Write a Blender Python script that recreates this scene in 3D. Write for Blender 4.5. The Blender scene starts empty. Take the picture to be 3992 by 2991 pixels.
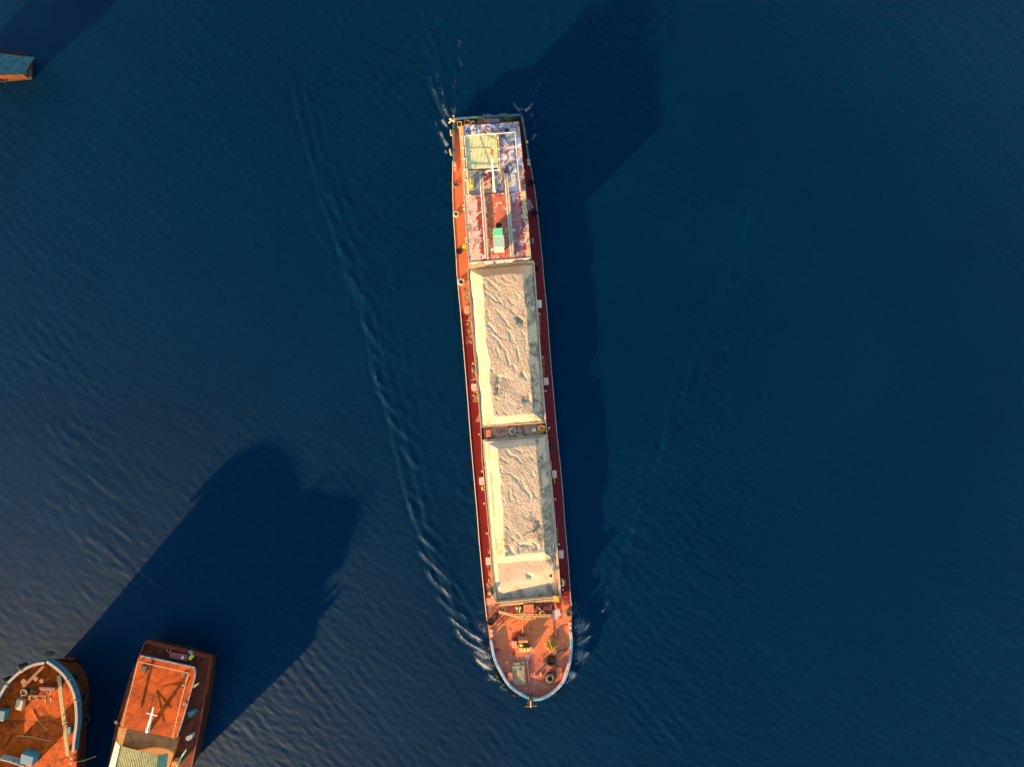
import bpy, math, random
import numpy as np
from mathutils import Vector, Matrix
random.seed(7); rng = np.random.default_rng(11)
C = bpy.context.scene.collection
# ------------------------------------------------------------------ measuring the place
H = 95.05            # camera height over the water, metres
S = 28.0             # photograph pixels per metre at water level
VIEWS = {'A1': (1700,400,4.418), 'A2': (1700,700,4.418), 'A3': (1740,1000,4.418), 'A4': (1780,1350,4.418),
         'A5': (1800,1650,4.418), 'B1': (1820,2000,4.418), 'B2': (1840,2300,4.602), 'B3': (1840,2440,5.02),
         'B4': (0,2480,3.243), 'B5': (400,2450,3.062), 'B6': (0,130,6.904), 'C1': (1500,1900,2.071),
         'C2': (1100,600,1.275), 'C3': (2180,1900,1.841), 'C4': (1600,0,2.761), 'C5': (0,900,1.0355),
         'D': (0,0,0.5541), 'S': (0,0,1.0)}
def W(view, x, y, z=0.0):
    """survey point: chart reading -> world position at real height z"""
    ox, oy, k = VIEWS[view]
    sx, sy = ox + x / k, oy + y / k
    f = (H - z) / H
    return Vector(((sx - 1996) / S * f, -(sy - 1495.5) / S * f, z))
def WL(view, pts, z=0.0): return [W(view, x, y, z) for x, y in pts]

# ------------------------------------------------------------------ materials
def nodes(name):
    m = bpy.data.materials.new(name); m.use_nodes = True
    nt = m.node_tree; b = nt.nodes['Principled BSDF']
    return m, nt, b
def N(nt, t, **kw):
    n = nt.nodes.new(t)
    for k, v in kw.items(): setattr(n, k, v)
    return n
def c4(c): return (c[0], c[1], c[2], 1)
def ramp(nt, fac, stops, interp='LINEAR'):
    r = N(nt, 'ShaderNodeValToRGB'); r.color_ramp.interpolation = interp
    e = r.color_ramp.elements
    while len(e) < len(stops): e.new(0.5)
    for i, (p, c) in enumerate(stops): e[i].position = p; e[i].color = c4(c)
    nt.links.new(fac, r.inputs[0]); return r.outputs[0]
def noise(nt, scale, detail=5, rough=0.6, dist=0.0, vec=None):
    n = N(nt, 'ShaderNodeTexNoise'); n.inputs['Scale'].default_value = scale
    n.inputs['Detail'].default_value = detail; n.inputs['Roughness'].default_value = rough
    n.inputs['Distortion'].default_value = dist
    if vec is None:
        vec = pos(nt)
    nt.links.new(vec, n.inputs['Vector']); return n.outputs['Fac']
def pos(nt):
    g = N(nt, 'ShaderNodeTexCoord')
    return g.outputs['Object']
def wpos(nt): return N(nt, 'ShaderNodeNewGeometry').outputs['Position']
def mathn(nt, op, a, b=None, c=None):
    n = N(nt, 'ShaderNodeMath', operation=op)
    for i, v in enumerate((a, b, c)):
        if v is None: continue
        if isinstance(v, (int, float)): n.inputs[i].default_value = v
        else: nt.links.new(v, n.inputs[i])
    return n.outputs[0]
def mixc(nt, fac, a, b, mode='MIX'):
    n = N(nt, 'ShaderNodeMix', data_type='RGBA', blend_type=mode)
    for s, v in ((n.inputs[0], fac), (n.inputs[6], a), (n.inputs[7], b)):
        if isinstance(v, (int, float)): s.default_value = v
        elif isinstance(v, tuple): s.default_value = c4(v)
        else: nt.links.new(v, s)
    return n.outputs[2]
def finish(m, nt, b, col, rough=0.6, bump=0.15, bscale=8, bdist=0.03, metal=0.0, grain=0.35, spec=0.4, gscale=14):
    g = noise(nt, gscale, 6, 0.7)
    gc = ramp(nt, g, [(0.25, (1-grain,)*3), (0.75, (1+grain*0.3,)*3)])
    col = mixc(nt, 1.0, col, gc, 'MULTIPLY')
    nt.links.new(col, b.inputs['Base Color'])
    b.inputs['Roughness'].default_value = rough; b.inputs['Metallic'].default_value = metal
    b.inputs['Specular IOR Level'].default_value = spec
    if bump:
        bn = N(nt, 'ShaderNodeBump'); bn.inputs['Strength'].default_value = bump; bn.inputs['Distance'].default_value = bdist
        nt.links.new(noise(nt, bscale, 6, 0.65), bn.inputs['Height']); nt.links.new(bn.outputs[0], b.inputs['Normal'])
    return m
def paint(name, c, c2=None, scale=1.5, lo=0.48, hi=0.6, rough=0.6, bump=0.15, dist=1.0, grain=0.35, metal=0, spec=0.4):
    m, nt, b = nodes(name)
    c2 = c2 or tuple(x * 0.7 for x in c)
    col = ramp(nt, noise(nt, scale, 6, 0.6, dist), [(lo, c), (hi, c2)])
    return finish(m, nt, b, col, rough, bump, metal=metal, grain=grain, spec=spec)
M = {}
M['white'] = paint('white_paint', (.75,.66,.54), (.5,.33,.22), 2, .5, .8, .5)
M['cream'] = paint('cream_paint', (.58,.40,.22), (.34,.18,.09), 1.6, .45, .75, .6)
M['teal'] = paint('teal_paint', (.045,.15,.18), (.02,.07,.10), 2.5, .5, .7, .55)
M['bluewhite'] = paint('pale_blue_paint', (.30,.36,.48), (.07,.24,.33), .35, .5, .6, .5)
M['red'] = paint('red_oxide_paint', (.52,.13,.06), (.36,.05,.025), 1.2, .5, .6, .55)
M['rust'] = paint('rust', (.42,.15,.06), (.22,.06,.03), 3, .45, .65, .8)
M['salmon'] = paint('faded_salmon_paint', (.62,.27,.17), (.45,.10,.06), 2.2, .56, .64, .6)
M['pinkwhite'] = paint('pale_pink_paint', (.62,.42,.34), (.33,.08,.06), 2.2, .6, .64, .6)
M['dark'] = paint('black_iron', (.025,.022,.02), (.06,.045,.03), 5, .5, .7, .6)
M['rubber'] = paint('black_rubber', (.010,.011,.012), (.03,.027,.022), 4, .55, .8, .85, spec=.12)
M['rubberdust'] = paint('dusty_rubber', (.17,.14,.09), (.05,.045,.035), 3, .45, .62, .85)
M['rubberpale'] = paint('pale_dusty_rubber', (.42,.38,.27), (.14,.12,.09), 3, .5, .7, .85)
M['rope'] = paint('yellow_rope', (.66,.36,.07), (.16,.08,.02), 9, .4, .65, .9)
M['bamboo'] = paint('bamboo_wood', (.66,.42,.16), (.34,.18,.06), 5, .45, .7, .7)
M['plank'] = paint('grey_timber', (.58,.38,.18), (.28,.15,.07), 5, .45, .7, .8)
M['yellow'] = paint('yellow_plastic', (.68,.52,.08), (.42,.36,.10), 5, .45, .6, .5)
M['lime'] = paint('lime_paint', (.50,.62,.05), (.30,.36,.03), 5, .5, .7, .5)
M['hatchred'] = paint('orange_red_paint', (.66,.17,.07), (.50,.10,.05), 3, .5, .7, .5)
M['green'] = paint('green_paint', (.10,.62,.30), (.30,.60,.30), 1.6, .48, .55, .5)
M['palegreen'] = paint('pale_green_board', (.42,.56,.42), (.34,.48,.36), 4, .45, .6, .6)
M['orange'] = paint('orange_cloth', (.72,.22,.05), (.5,.1,.02), 5, .5, .7, .8)
M['leaf'] = paint('green_leaves', (.06,.12,.02), (.12,.16,.03), 8, .45, .6, .6)
M['grey'] = paint('grey_board', (.34,.27,.15), (.18,.14,.09), 2.5, .45, .65, .8)
M['greyblue'] = paint('blue_grey_paint', (.30,.31,.29), (.14,.13,.14), 2.5, .45, .65, .7)
M['blue'] = paint('blue_paint', (.02,.10,.18), (.01,.05,.09), 1.6, .5, .7, .6)
M['darkred'] = paint('dark_red_paint', (.20,.03,.02), (.10,.015,.012), 1.5, .45, .65, .55)
M['steel'] = paint('galvanised_pipe', (.55,.46,.36), (.24,.18,.15), 1.5, .45, .65, .5)
M['purple'] = paint('weathered_purple_sheet', (.30,.19,.21), (.16,.08,.10), 3, .45, .6, .7)
M['hullside'] = paint('hull_side_paint', (.20,.045,.02), (.09,.025,.015), 1.4, .45, .65, .5)
M['glass'] = paint('dark_glass', (.02,.03,.04), (.03,.05,.06), 1, .4, .6, .15, 0)

def deck_material():
    m, nt, b = nodes('barge_deck_paint')
    sep = N(nt, 'ShaderNodeSeparateXYZ'); nt.links.new(wpos(nt), sep.inputs[0])
    y = sep.outputs['Y']; x = sep.outputs['X']
    big = noise(nt, .35, 4, .6, 1.2, wpos(nt))
    yy = mathn(nt, 'ADD', y, mathn(nt, 'MULTIPLY', mathn(nt, 'SUBTRACT', big, .5), 12.0))
    f = mathn(nt, 'MULTIPLY_ADD', yy, 1/100.0, .5)      # 0..1 from bow to stern
    col = ramp(nt, f, [(0.055, (.30,.055,.05)), (0.10, (.44,.11,.07)), (0.145, (.66,.165,.05)), (.175, (.68,.175,.055)), (.185, (.17,.008,.005)), (.30, (.16,.007,.004)),
                       (.45, (.14,.008,.006)), (.595, (.15,.010,.008)), (.605, (.60,.145,.05)), (1, (.58,.13,.05))])
    # starboard walkway: shade from coaming and cargo painted into the deck as dark maroon
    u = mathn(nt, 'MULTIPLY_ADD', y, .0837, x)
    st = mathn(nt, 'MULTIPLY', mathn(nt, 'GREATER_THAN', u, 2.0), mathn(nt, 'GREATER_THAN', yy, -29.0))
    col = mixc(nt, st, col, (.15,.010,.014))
    # worn pink patches and wet dark red runs on the foredeck
    bow = mathn(nt, 'LESS_THAN', y, -29.5)
    n2 = noise(nt, .55, 5, .62, .8, wpos(nt))
    wet = ramp(nt, n2, [(.585, (0,0,0)), (.60, (1,1,1))])
    col = mixc(nt, mathn(nt, 'MULTIPLY', wet, bow), col, (.30,.03,.02))
    n3 = noise(nt, .9, 6, .65, .4, wpos(nt))
    pink = ramp(nt, n3, [(.42, (0,0,0)), (.66, (1,1,1))])
    col = mixc(nt, mathn(nt, 'MULTIPLY', mathn(nt, 'MULTIPLY', pink, bow), .45), col, (.64,.27,.15))
    n4 = noise(nt, 1.6, 5, .6, .2, wpos(nt))
    sp = ramp(nt, n4, [(.66, (0,0,0)), (.70, (1,1,1))])
    col = mixc(nt, mathn(nt, 'MULTIPLY', sp, .55), col, (.10,.02,.02))
    # plate weld lines
    br = N(nt, 'ShaderNodeTexBrick'); br.offset = .5
    for k, v in (('Scale', .22), ('Mortar Size', .006), ('Brick Width', 1.2), ('Row Height', .55)): br.inputs[k].default_value = v
    br.inputs['Color1'].default_value = br.inputs['Color2'].default_value = (1,1,1,1); br.inputs['Mortar'].default_value = (.6,.5,.5,1)
    nt.links.new(wpos(nt), br.inputs['Vector'])
    col = mixc(nt, .8, col, br.outputs[0], 'MULTIPLY')
    return finish(m, nt, b, col, .6, .25, 5, .03, grain=.45, spec=.15)
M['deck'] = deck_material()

def across_roof(name, stops, wobble=1.2, nscale=.7, blot=None):
    """old roof paint whose colours run in long strips fore and aft"""
    m, nt, b = nodes(name)
    sep = N(nt, 'ShaderNodeSeparateXYZ'); nt.links.new(wpos(nt), sep.inputs[0])
    u = mathn(nt, 'MULTIPLY_ADD', sep.outputs['Y'], .0837, sep.outputs['X'])
    n1 = noise(nt, nscale, 5, .6, 1.3, wpos(nt))
    u = mathn(nt, 'ADD', u, mathn(nt, 'MULTIPLY', mathn(nt, 'SUBTRACT', n1, .5), wobble * 2))
    f = mathn(nt, 'MULTIPLY_ADD', u, 1/10.0, .5)
    col = ramp(nt, f, stops)
    if blot:
        for c, sc, lo, hi, amt in blot:
            bn = ramp(nt, noise(nt, sc, 4, .55, 1.8, wpos(nt)), [(lo, (0,0,0)), (hi, (1,1,1))])
            col = mixc(nt, mathn(nt, 'MULTIPLY', bn, amt), col, c)
    return finish(m, nt, b, col, .55, .12, 4, .02, grain=.3)
M['roof_front'] = across_roof('fore_house_roof_paint', [(.02,(.68,.48,.26)), (.14,(.66,.42,.28)), (.225,(.66,.44,.32)), (.24,(.24,.03,.02)), (.285,(.30,.04,.02)), (.31,(.40,.11,.07)),
    (.36,(.56,.13,.05)), (.62,(.54,.13,.05)), (.66,(.30,.10,.11)), (.78,(.36,.13,.11)), (.80,(.24,.03,.03)), (.825,(.24,.03,.03)), (.84,(.56,.38,.20)), (.95,(.58,.42,.22))], 1.0, .8,
    [((.66,.50,.42), .7, .60, .66, .6), ((.17,.05,.09), .65, .54, .60, .62), ((.78,.66,.60), .9, .60, .63, .7), ((.24,.03,.03), 1.4, .60, .62, .7)])
M['roof_rear'] = across_roof('aft_house_roof_paint', [(.0,(.60,.42,.28)), (.16,(.58,.42,.30)), (.2,(.48,.34,.30)), (.5,(.34,.22,.24)), (.8,(.40,.33,.36)), (.92,(.56,.42,.28))], 1.2, .5,
    [((.82,.76,.78), .40, .47, .53, .97), ((.12,.035,.08), .75, .52, .56, .85), ((.55,.36,.22), 1.2, .56, .60, .7), ((.10,.07,.14), 1.3, .58, .60, .7)])

def sand_material():
    m, nt, b = nodes('crushed_sand')
    col = ramp(nt, noise(nt, .5, 5, .6, .5), [(.35, (.62,.45,.30)), (.62, (.54,.39,.26))])
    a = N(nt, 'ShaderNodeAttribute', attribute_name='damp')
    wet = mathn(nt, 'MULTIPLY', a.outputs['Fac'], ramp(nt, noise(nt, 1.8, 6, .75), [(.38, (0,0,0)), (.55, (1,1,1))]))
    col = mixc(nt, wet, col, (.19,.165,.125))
    gr = noise(nt, 7.5, 3, .8)
    col = mixc(nt, 1.0, col, ramp(nt, gr, [(.32, (.66,.64,.62)), (.66, (1.2,1.2,1.2))]), 'MULTIPLY')
    nt.links.new(col, b.inputs['Base Color']); b.inputs['Roughness'].default_value = .95
    b.inputs['Specular IOR Level'].default_value = .1
    bn = N(nt, 'ShaderNodeBump'); bn.inputs['Strength'].default_value = .5; bn.inputs['Distance'].default_value = .06
    nt.links.new(noise(nt, 5.0, 5, .8), bn.inputs['Height']); nt.links.new(bn.outputs[0], b.inputs['Normal'])
    return m
M['sand'] = sand_material()

def water_material():
    m, nt, b = nodes('river_water')
    murk = ramp(nt, noise(nt, .035, 4, .5, .5, wpos(nt)), [(.3, (.00005,.0118,.0360)), (.7, (.00005,.0162,.0460))])
    a = N(nt, 'ShaderNodeAttribute', attribute_name='foam')
    fn = noise(nt, 4.2, 6, .8, 1.2, wpos(nt))
    f = mathn(nt, 'SUBTRACT', mathn(nt, 'ADD', a.outputs['Fac'], mathn(nt, 'MULTIPLY', mathn(nt, 'SUBTRACT', fn, .5), 1.9)), .42)
    mask = ramp(nt, f, [(.02, (0,0,0)), (.35, (1,1,1))])
    mask = mathn(nt, 'MULTIPLY', mask, mathn(nt, 'GREATER_THAN', a.outputs['Fac'], .02))
    col = mixc(nt, mathn(nt, 'MULTIPLY', mask, .8), murk, (.34,.36,.35))
    nt.links.new(col, b.inputs['Base Color'])
    b.inputs['Subsurface Weight'].default_value = .45; b.inputs['Subsurface Radius'].default_value = (.6,1.2,1.6); b.inputs['Subsurface Scale'].default_value = 1.7
    b.inputs['IOR'].default_value = 1.33; b.inputs['Specular Tint'].default_value = (.035,.31,.52,1)
    nt.links.new(mathn(nt, 'MULTIPLY_ADD', mask, .4, .40), b.inputs['Roughness'])
    bn = N(nt, 'ShaderNodeBump'); bn.inputs['Strength'].default_value = .30; bn.inputs['Distance'].default_value = .03
    h = mathn(nt, 'ADD', noise(nt, 1.7, 7, .72, .6, wpos(nt)), mathn(nt, 'MULTIPLY', mask, .6))
    nt.links.new(h, bn.inputs['Height']); nt.links.new(bn.outputs[0], b.inputs['Normal'])
    return m
M['water'] = water_material()

# ------------------------------------------------------------------ object helpers
def thing(name, label, cat, loc, group=None):
    o = bpy.data.objects.new(name, None); C.objects.link(o); o.location = loc
    o.empty_display_size = .3
    tag(o, label, cat, group); return o
def tag(o, label=None, cat=None, group=None, kind=None):
    if label: o['label'] = label
    if cat: o['category'] = cat
    if group: o['group'] = group
    if kind: o['kind'] = kind
    return o
def link(name, verts, faces, mat, parent=None, smooth=False, bevel=0, origin=None):
    """verts in world metres; links ONE mesh object"""
    o0 = Vector(abs_loc(parent)) if parent else (Vector(origin) if origin is not None else Vector((0,0,0)))
    me = bpy.data.meshes.new(name)
    me.from_pydata([tuple(Vector(v) - o0) for v in verts], [], faces); me.update()
    o = bpy.data.objects.new(name, me); C.objects.link(o)
    if parent: o.parent = parent
    else: o.location = o0
    for mm in (mat if isinstance(mat, (list, tuple)) else [mat]): me.materials.append(mm)
    if smooth:
        for p in me.polygons: p.use_smooth = True
    if bevel:
        md = o.modifiers.new('bevel', 'BEVEL'); md.width = bevel; md.segments = 2; md.limit_method = 'ANGLE'
    return o
def abs_loc(p):
    v = Vector(p.location)
    while p.parent: p = p.parent; v = v + Vector(p.location)
    return v
class MB:
    def __init__(s): s.v = []; s.f = []
    def add(s, v, f):
        n = len(s.v); s.v += [tuple(a) for a in v]; s.f += [tuple(i + n for i in q) for q in f]; return s
    def prism(s, poly, z0, z1, inset=0):
        n = len(poly)
        area = sum(poly[i][0]*poly[(i+1)%n][1]-poly[(i+1)%n][0]*poly[i][1] for i in range(n))
        if area < 0: poly = poly[::-1]
        c = sum((Vector((p[0], p[1], 0)) for p in poly), Vector()) / n
        bot = [((p[0]-c.x)*(1-inset)+c.x, (p[1]-c.y)*(1-inset)+c.y, z0) for p in poly]
        top = [(p[0], p[1], z1) for p in poly]
        f = [tuple(range(n, 2*n)), tuple(range(n-1, -1, -1))] + [(i, (i+1)%n, n+(i+1)%n, n+i) for i in range(n)]
        return s.add(bot + top, f)
    def tube(s, pts, r, seg=8, closed=False, cap=True):
        pts = [Vector(p) for p in pts]; n = len(pts); V = []; F = []
        for i, p in enumerate(pts):
            a = pts[(i-1) % n] if (closed or i > 0) else p; b = pts[(i+1) % n] if (closed or i < n-1) else p
            t = (b - a).normalized()
            up = Vector((0,0,1)) if abs(t.z) < .95 else Vector((1,0,0))
            e1 = t.cross(up).normalized(); e2 = t.cross(e1).normalized()
            rr = r[i] if isinstance(r, (list, tuple)) else r
            for k in range(seg):
                an = 2*math.pi*k/seg; V.append(p + e1*rr*math.cos(an) + e2*rr*math.sin(an))
        for i in range(n if closed else n-1):
            j = (i+1) % n
            for k in range(seg): F.append((i*seg+k, i*seg+(k+1)%seg, j*seg+(k+1)%seg, j*seg+k))
        if cap and not closed: F += [tuple(range(seg)), tuple(range((n-1)*seg+seg-1, (n-1)*seg-1, -1))]
        return s.add(V, F)
    def cyl(s, c, r, z0, z1, seg=16, r1=None):
        r1 = r if r1 is None else r1
        V = [(c[0]+r*math.cos(2*math.pi*k/seg), c[1]+r*math.sin(2*math.pi*k/seg), z0) for k in range(seg)]
        V += [(c[0]+r1*math.cos(2*math.pi*k/seg), c[1]+r1*math.sin(2*math.pi*k/seg), z1) for k in range(seg)]
        F = [tuple(range(seg-1, -1, -1)), tuple(range(seg, 2*seg))] + [(k, (k+1)%seg, seg+(k+1)%seg, seg+k) for k in range(seg)]
        return s.add(V, F)
    def lathe(s, c, prof, seg=24, ax=None):
        V = []; F = []; n = len(prof)
        for k in range(seg):
            a = 2*math.pi*k/seg
            for r, z in prof: V.append(Vector((r*math.cos(a), r*math.sin(a), z)))
        for k in range(seg):
            for i in range(n):
                F.append((k*n+i, ((k+1)%seg)*n+i, ((k+1)%seg)*n+(i+1)%n, k*n+(i+1)%n))
        V = [Vector(c) + v for v in V]
        return s.add(V, F)
    def ball(s, c, r, sx=1, sy=1, sz=1, seg=12):
        V = []; F = []; m = seg//2
        for i in range(m+1):
            t = math.pi*i/m
            for k in range(seg):
                a = 2*math.pi*k/seg
                V.append((c[0]+r*sx*math.sin(t)*math.cos(a), c[1]+r*sy*math.sin(t)*math.sin(a), c[2]+r*sz*math.cos(t)))
        for i in range(m):
            for k in range(seg): F.append((i*seg+k, (i+1)*seg+k, (i+1)*seg+(k+1)%seg, i*seg+(k+1)%seg))
        return s.add(V, F)
    def build(s, name, mat, parent=None, **kw): return link(name, s.v, s.f, mat, parent, **kw)
def rnd(poly, r, k=3):
    """round the corners of a polygon (2D)"""
    out = []; n = len(poly)
    for i in range(n):
        p = Vector(poly[i][:2]); a = Vector(poly[i-1][:2]); b = Vector(poly[(i+1) % n][:2])
        da = min(r, (a-p).length*.45); db = min(r, (b-p).length*.45)
        q0 = p + (a-p).normalized()*da; q1 = p + (b-p).normalized()*db
        for j in range(k+1):
            t = j/k; out.append(((1-t)**2*q0 + 2*t*(1-t)*p + t*t*q1))
    return out
def strip_poly(line, w0, w1=None):
    """outer/inner rails of a polyline: offsets to the left (+) by w0..w1"""
    w1 = -w0 if w1 is None else w1
    L = []; R = []
    n = len(line)
    for i, p in enumerate(line):
        a = line[max(i-1,0)]; b = line[min(i+1,n-1)]
        t = Vector((b[0]-a[0], b[1]-a[1])).normalized(); nn = Vector((-t.y, t.x))
        L.append(Vector((p[0], p[1])) + nn*w0); R.append(Vector((p[0], p[1])) + nn*w1)
    return L, R
def wall(mb, line, w, z0, z1, slope=0.0):
    """standing strip (bulwark, coaming) of thickness w along an open line"""
    L, R = strip_poly(line, w/2); n = len(line)
    V = []
    for i in range(n):
        V += [(L[i].x, L[i].y, z0), (R[i].x, R[i].y, z0), (R[i].x, R[i].y, z1), (L[i].x, L[i].y, z1)]
    F = []
    for i in range(n-1):
        for k in range(4): F.append((i*4+k, i*4+(k+1)%4, (i+1)*4+(k+1)%4, (i+1)*4+k))
    F += [(3,2,1,0), tuple((n-1)*4+k for k in range(4))]
    return mb.add(V, F)
def smooth_line(pts, k=4):
    """Catmull-Rom through points"""
    P = [Vector(p) for p in pts]; out = []
    for i in range(len(P)-1):
        p0 = P[max(i-1,0)]; p1 = P[i]; p2 = P[i+1]; p3 = P[min(i+2,len(P)-1)]
        for j in range(k):
            t = j/k
            out.append(.5*((2*p1)+(p2-p0)*t+(2*p0-5*p1+4*p2-p3)*t*t+(3*p1-p0-3*p2+p3)*t**3))
    out.append(P[-1]); return out
def center(pts): return sum((Vector(p) for p in pts), Vector())/len(pts)
def block(name, view, quad, z0, z1, mat, parent=None, r=0.0, bevel=0.02, label=None, cat=None, group=None):
    poly = [W(view, x, y, z1) for x, y in quad]
    c = center(poly); c.z = z0
    pl = rnd(poly, r) if r else poly
    o = MB().prism([(p[0], p[1]) for p in pl], z0, z1).build(name, mat, parent, bevel=bevel, origin=None if parent else c)
    if not parent: tag(o, label, cat, group)
    return o

# ------------------------------------------------------------------ THE LADEN BARGE
ZD = .60; ZC = 1.30; ZF = 3.95; ZR = 3.75
base = W('S', 1995, 1500, 0)
ship = thing('cargo_barge', 'long laden barge with red decks, stained cabin roofs and rounded pale bow', 'barge', base)
left = [('A1',335,262),('A1',292,330),('A1',275,540),('A1',290,1000),('A1',285,1400),('A2',290,300),('A2',305,700),('A2',345,1300),('A3',185,300),('A3',250,1000),
        ('A3',300,1600),('A4',160,500),('A4',200,1000),('A4',235,1500),('A5',200,800),('A5',270,1600),('B1',215,500),('B1',270,1100),
        ('B1',320,1600),('B2',270,550)]
bowc = [('B3',345,300),('B3',392,550),('B3',440,720),('B3',560,960),('B3',700,1180),('B3',900,1350),('B3',1130,1460),('B3',1300,1480),
        ('B3',1480,1420),('B3',1680,1270),('B3',1820,1100),('B3',1900,880),('B3',1950,650),('B3',1975,350),('B3',1958,130)]
right = [('B2',1790,300),('B1',1790,1500),('B1',1750,900),('B1',1680,100),('A5',1740,1200),('A5',1700,750),('A5',1640,200),('A4',1640,500),
         ('A4',1600,0),('A3',1740,1000),('A3',1680,400),('A2',1830,1400),('A2',1780,900),('A2',1720,350),('A1',1700,1500),('A1',1600,930),
         ('A1',1510,300),('A1',1478,190)]
ring = [W(v, x, y, ZD) for v, x, y in left] + smooth_line([W(v, x, y, ZD) for v, x, y in bowc], 3) + [W(v, x, y, ZD) for v, x, y in right]
MB().prism([(p.x, p.y) for p in ring], -.8, ZD-.03, .012).build('hull', M['hullside'], ship)
def inset_ring(pts, d):
    n = len(pts); out = []
    for i in range(n):
        a, b = pts[i-1], pts[(i+1) % n]; t = Vector((b.x-a.x, b.y-a.y)).normalized()
        out.append(Vector((pts[i].x - t.y*d, pts[i].y + t.x*d)))
    return out
sgn = 1 if sum(ring[i].x*ring[(i+1)%len(ring)].y-ring[(i+1)%len(ring)].x*ring[i].y for i in range(len(ring))) > 0 else -1
inn = inset_ring(ring, .02*sgn)
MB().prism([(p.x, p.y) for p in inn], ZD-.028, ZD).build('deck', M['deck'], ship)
L3 = [Vector((p.x, p.y, ZD+.02)) for p in [W(v, x, y, ZD) for v, x, y in left[3:]]]
MB().tube(L3, .05, 6).build('rubbing_strake', M['pinkwhite'], ship)
R3 = [Vector((p.x, p.y, ZD+.02)) for p in [W(v, x, y, ZD) for v, x, y in right[:-2]]]
MB().tube(R3, .05, 6).build('rubbing_strake', M['greyblue'], ship)
# bow bulwark with painted panels
bl = smooth_line([W(v, x, y, 1.02) for v, x, y in bowc], 4)
bl_in = []
for i, p in enumerate(bl):
    a = bl[max(i-1,0)]; b = bl[min(i+1,len(bl)-1)]; t = (b-a).normalized(); n_ = Vector((-t.y, t.x, 0))
    if (base + Vector((2.3,-37,0)) - p).dot(n_) < 0: n_ = -n_
    bl_in.append(p + n_*.17)
bw = MB(); wall(bw, bl_in, .36, ZD-.02, 1.02); bulw = bw.build('bulwark', M['bluewhite'], ship, bevel=.03)
for i in (6, 13, 19, 24, 33, 38, 43, 49):
    if i < len(bl_in)-1:
        a, b = bl_in[i], bl_in[i+1]; t = (b-a).normalized(); q = Vector((-t.y, t.x, 0))
        MB().prism([(a+q*.2)[:2], (a-q*.2)[:2], (a-q*.2+t*.09)[:2], (a+q*.2+t*.09)[:2]], .7, 1.045).build('bulwark_joint', M['greyblue'], bulw)
# rail of salmon paint along the inside of the starboard bulwark
MB().tube([p + (center(bl)-p).normalized()*.22 + Vector((0,0,.9-1.02)) for p in bl_in[30:52]], .06, 6).build('bulwark_rail', M['salmon'], ship)
# hold coamings
def quadring(mb, P, w, z0, z1):
    """P = four inner corners; a closed wall of thickness w outside them"""
    c = center([Vector((p[0], p[1], 0)) for p in P])
    n = 4; O = []
    for i in range(4):
        p = Vector(P[i][:2]); a = Vector(P[i-1][:2]); b = Vector(P[(i+1)%4][:2])
        O.append(p - (a-p).normalized()*w - (b-p).normalized()*w)
    V = [(P[i][0], P[i][1], z0) for i in range(4)] + [(P[i][0], P[i][1], z1) for i in range(4)] + \
        [(O[i].x, O[i].y, z0) for i in range(4)] + [(O[i].x, O[i].y, z1) for i in range(4)]
    F = []
    for i in range(4):
        j = (i+1) % 4
        F += [(4+i, 4+j, 12+j, 12+i), (8+i, 8+j, 12+j, 12+i), (i, j, 4+j, 4+i), (i, j, 8+j, 8+i)]
    return mb.add(V, F)
h1 = [W('A3',388,215,ZC), W('A3',1492,118,ZC), W('A4',1512,1300,ZC), W('A4',440,1375,ZC)]
h2 = [W('A5',383,315,ZC), W('A5',1440,230,ZC), W('B1',1590,1440,ZC), W('B1',512,1530,ZC)]
for h, m_ in ((h1, 'cream'), (h2, 'cream')):
    mb = MB(); quadring(mb, h, .22, ZD, ZC); mb.build('hold_coaming', M[m_], ship)
# outer flat ledge pieces (side girder) running the length of both holds
for side, pts in (('p', [W('A3',362,200,ZC+.03), W('A4',300,100,ZC+.03), W('A4',350,650,ZC+.03), W('A4',418,1400,ZC+.03), W('A5',350,600,ZC+.03), W('A5',442,1600,ZC+.03), W('B1',472,1500,ZC+.03), W('B1',505,1552,ZC+.03)]),
                  ('s', [W('A3',1505,130,ZC+.03), W('A3',1612,1600,ZC+.03), W('A4',1440,100,ZC+.03), W('A4',1562,1600,ZC+.03), W('A5',1478,250,ZC+.03), W('A5',1600,1600,ZC+.03), W('B1',1620,1430,ZC+.03)])):
    mb = MB(); wall(mb, pts, .10, ZD, ZC+.03)
    mb.build('coaming_rail', M['cream'] if side == 'p' else M['pinkwhite'], ship)
mb = MB(); wall(mb, [W('B1',505,1560,ZC+.05), W('B1',1610,1462,ZC+.05)], .16, ZD, ZC+.05); mb.build('coaming_rail', M['cream'], ship)
# cross deck between the holds
cross = [W('A4',455,1412,1.0), W('A4',1520,1335,1.0), W('A4',1535,1522,1.0), W('A4',472,1606,1.0)]
MB().prism([p[:2] for p in cross], ZD+.004, .95).build('cross_deck', paint('cross_deck_grime', (.07,.065,.08), (.50,.24,.13), 1.1, .44, .50, .8, dist=1.5), ship)
block('gangway_plate', 'A3', [(380,120),(1500,62),(1505,98),(380,180)], ZD+.004, 1.42, M['cream'], ship)

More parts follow.
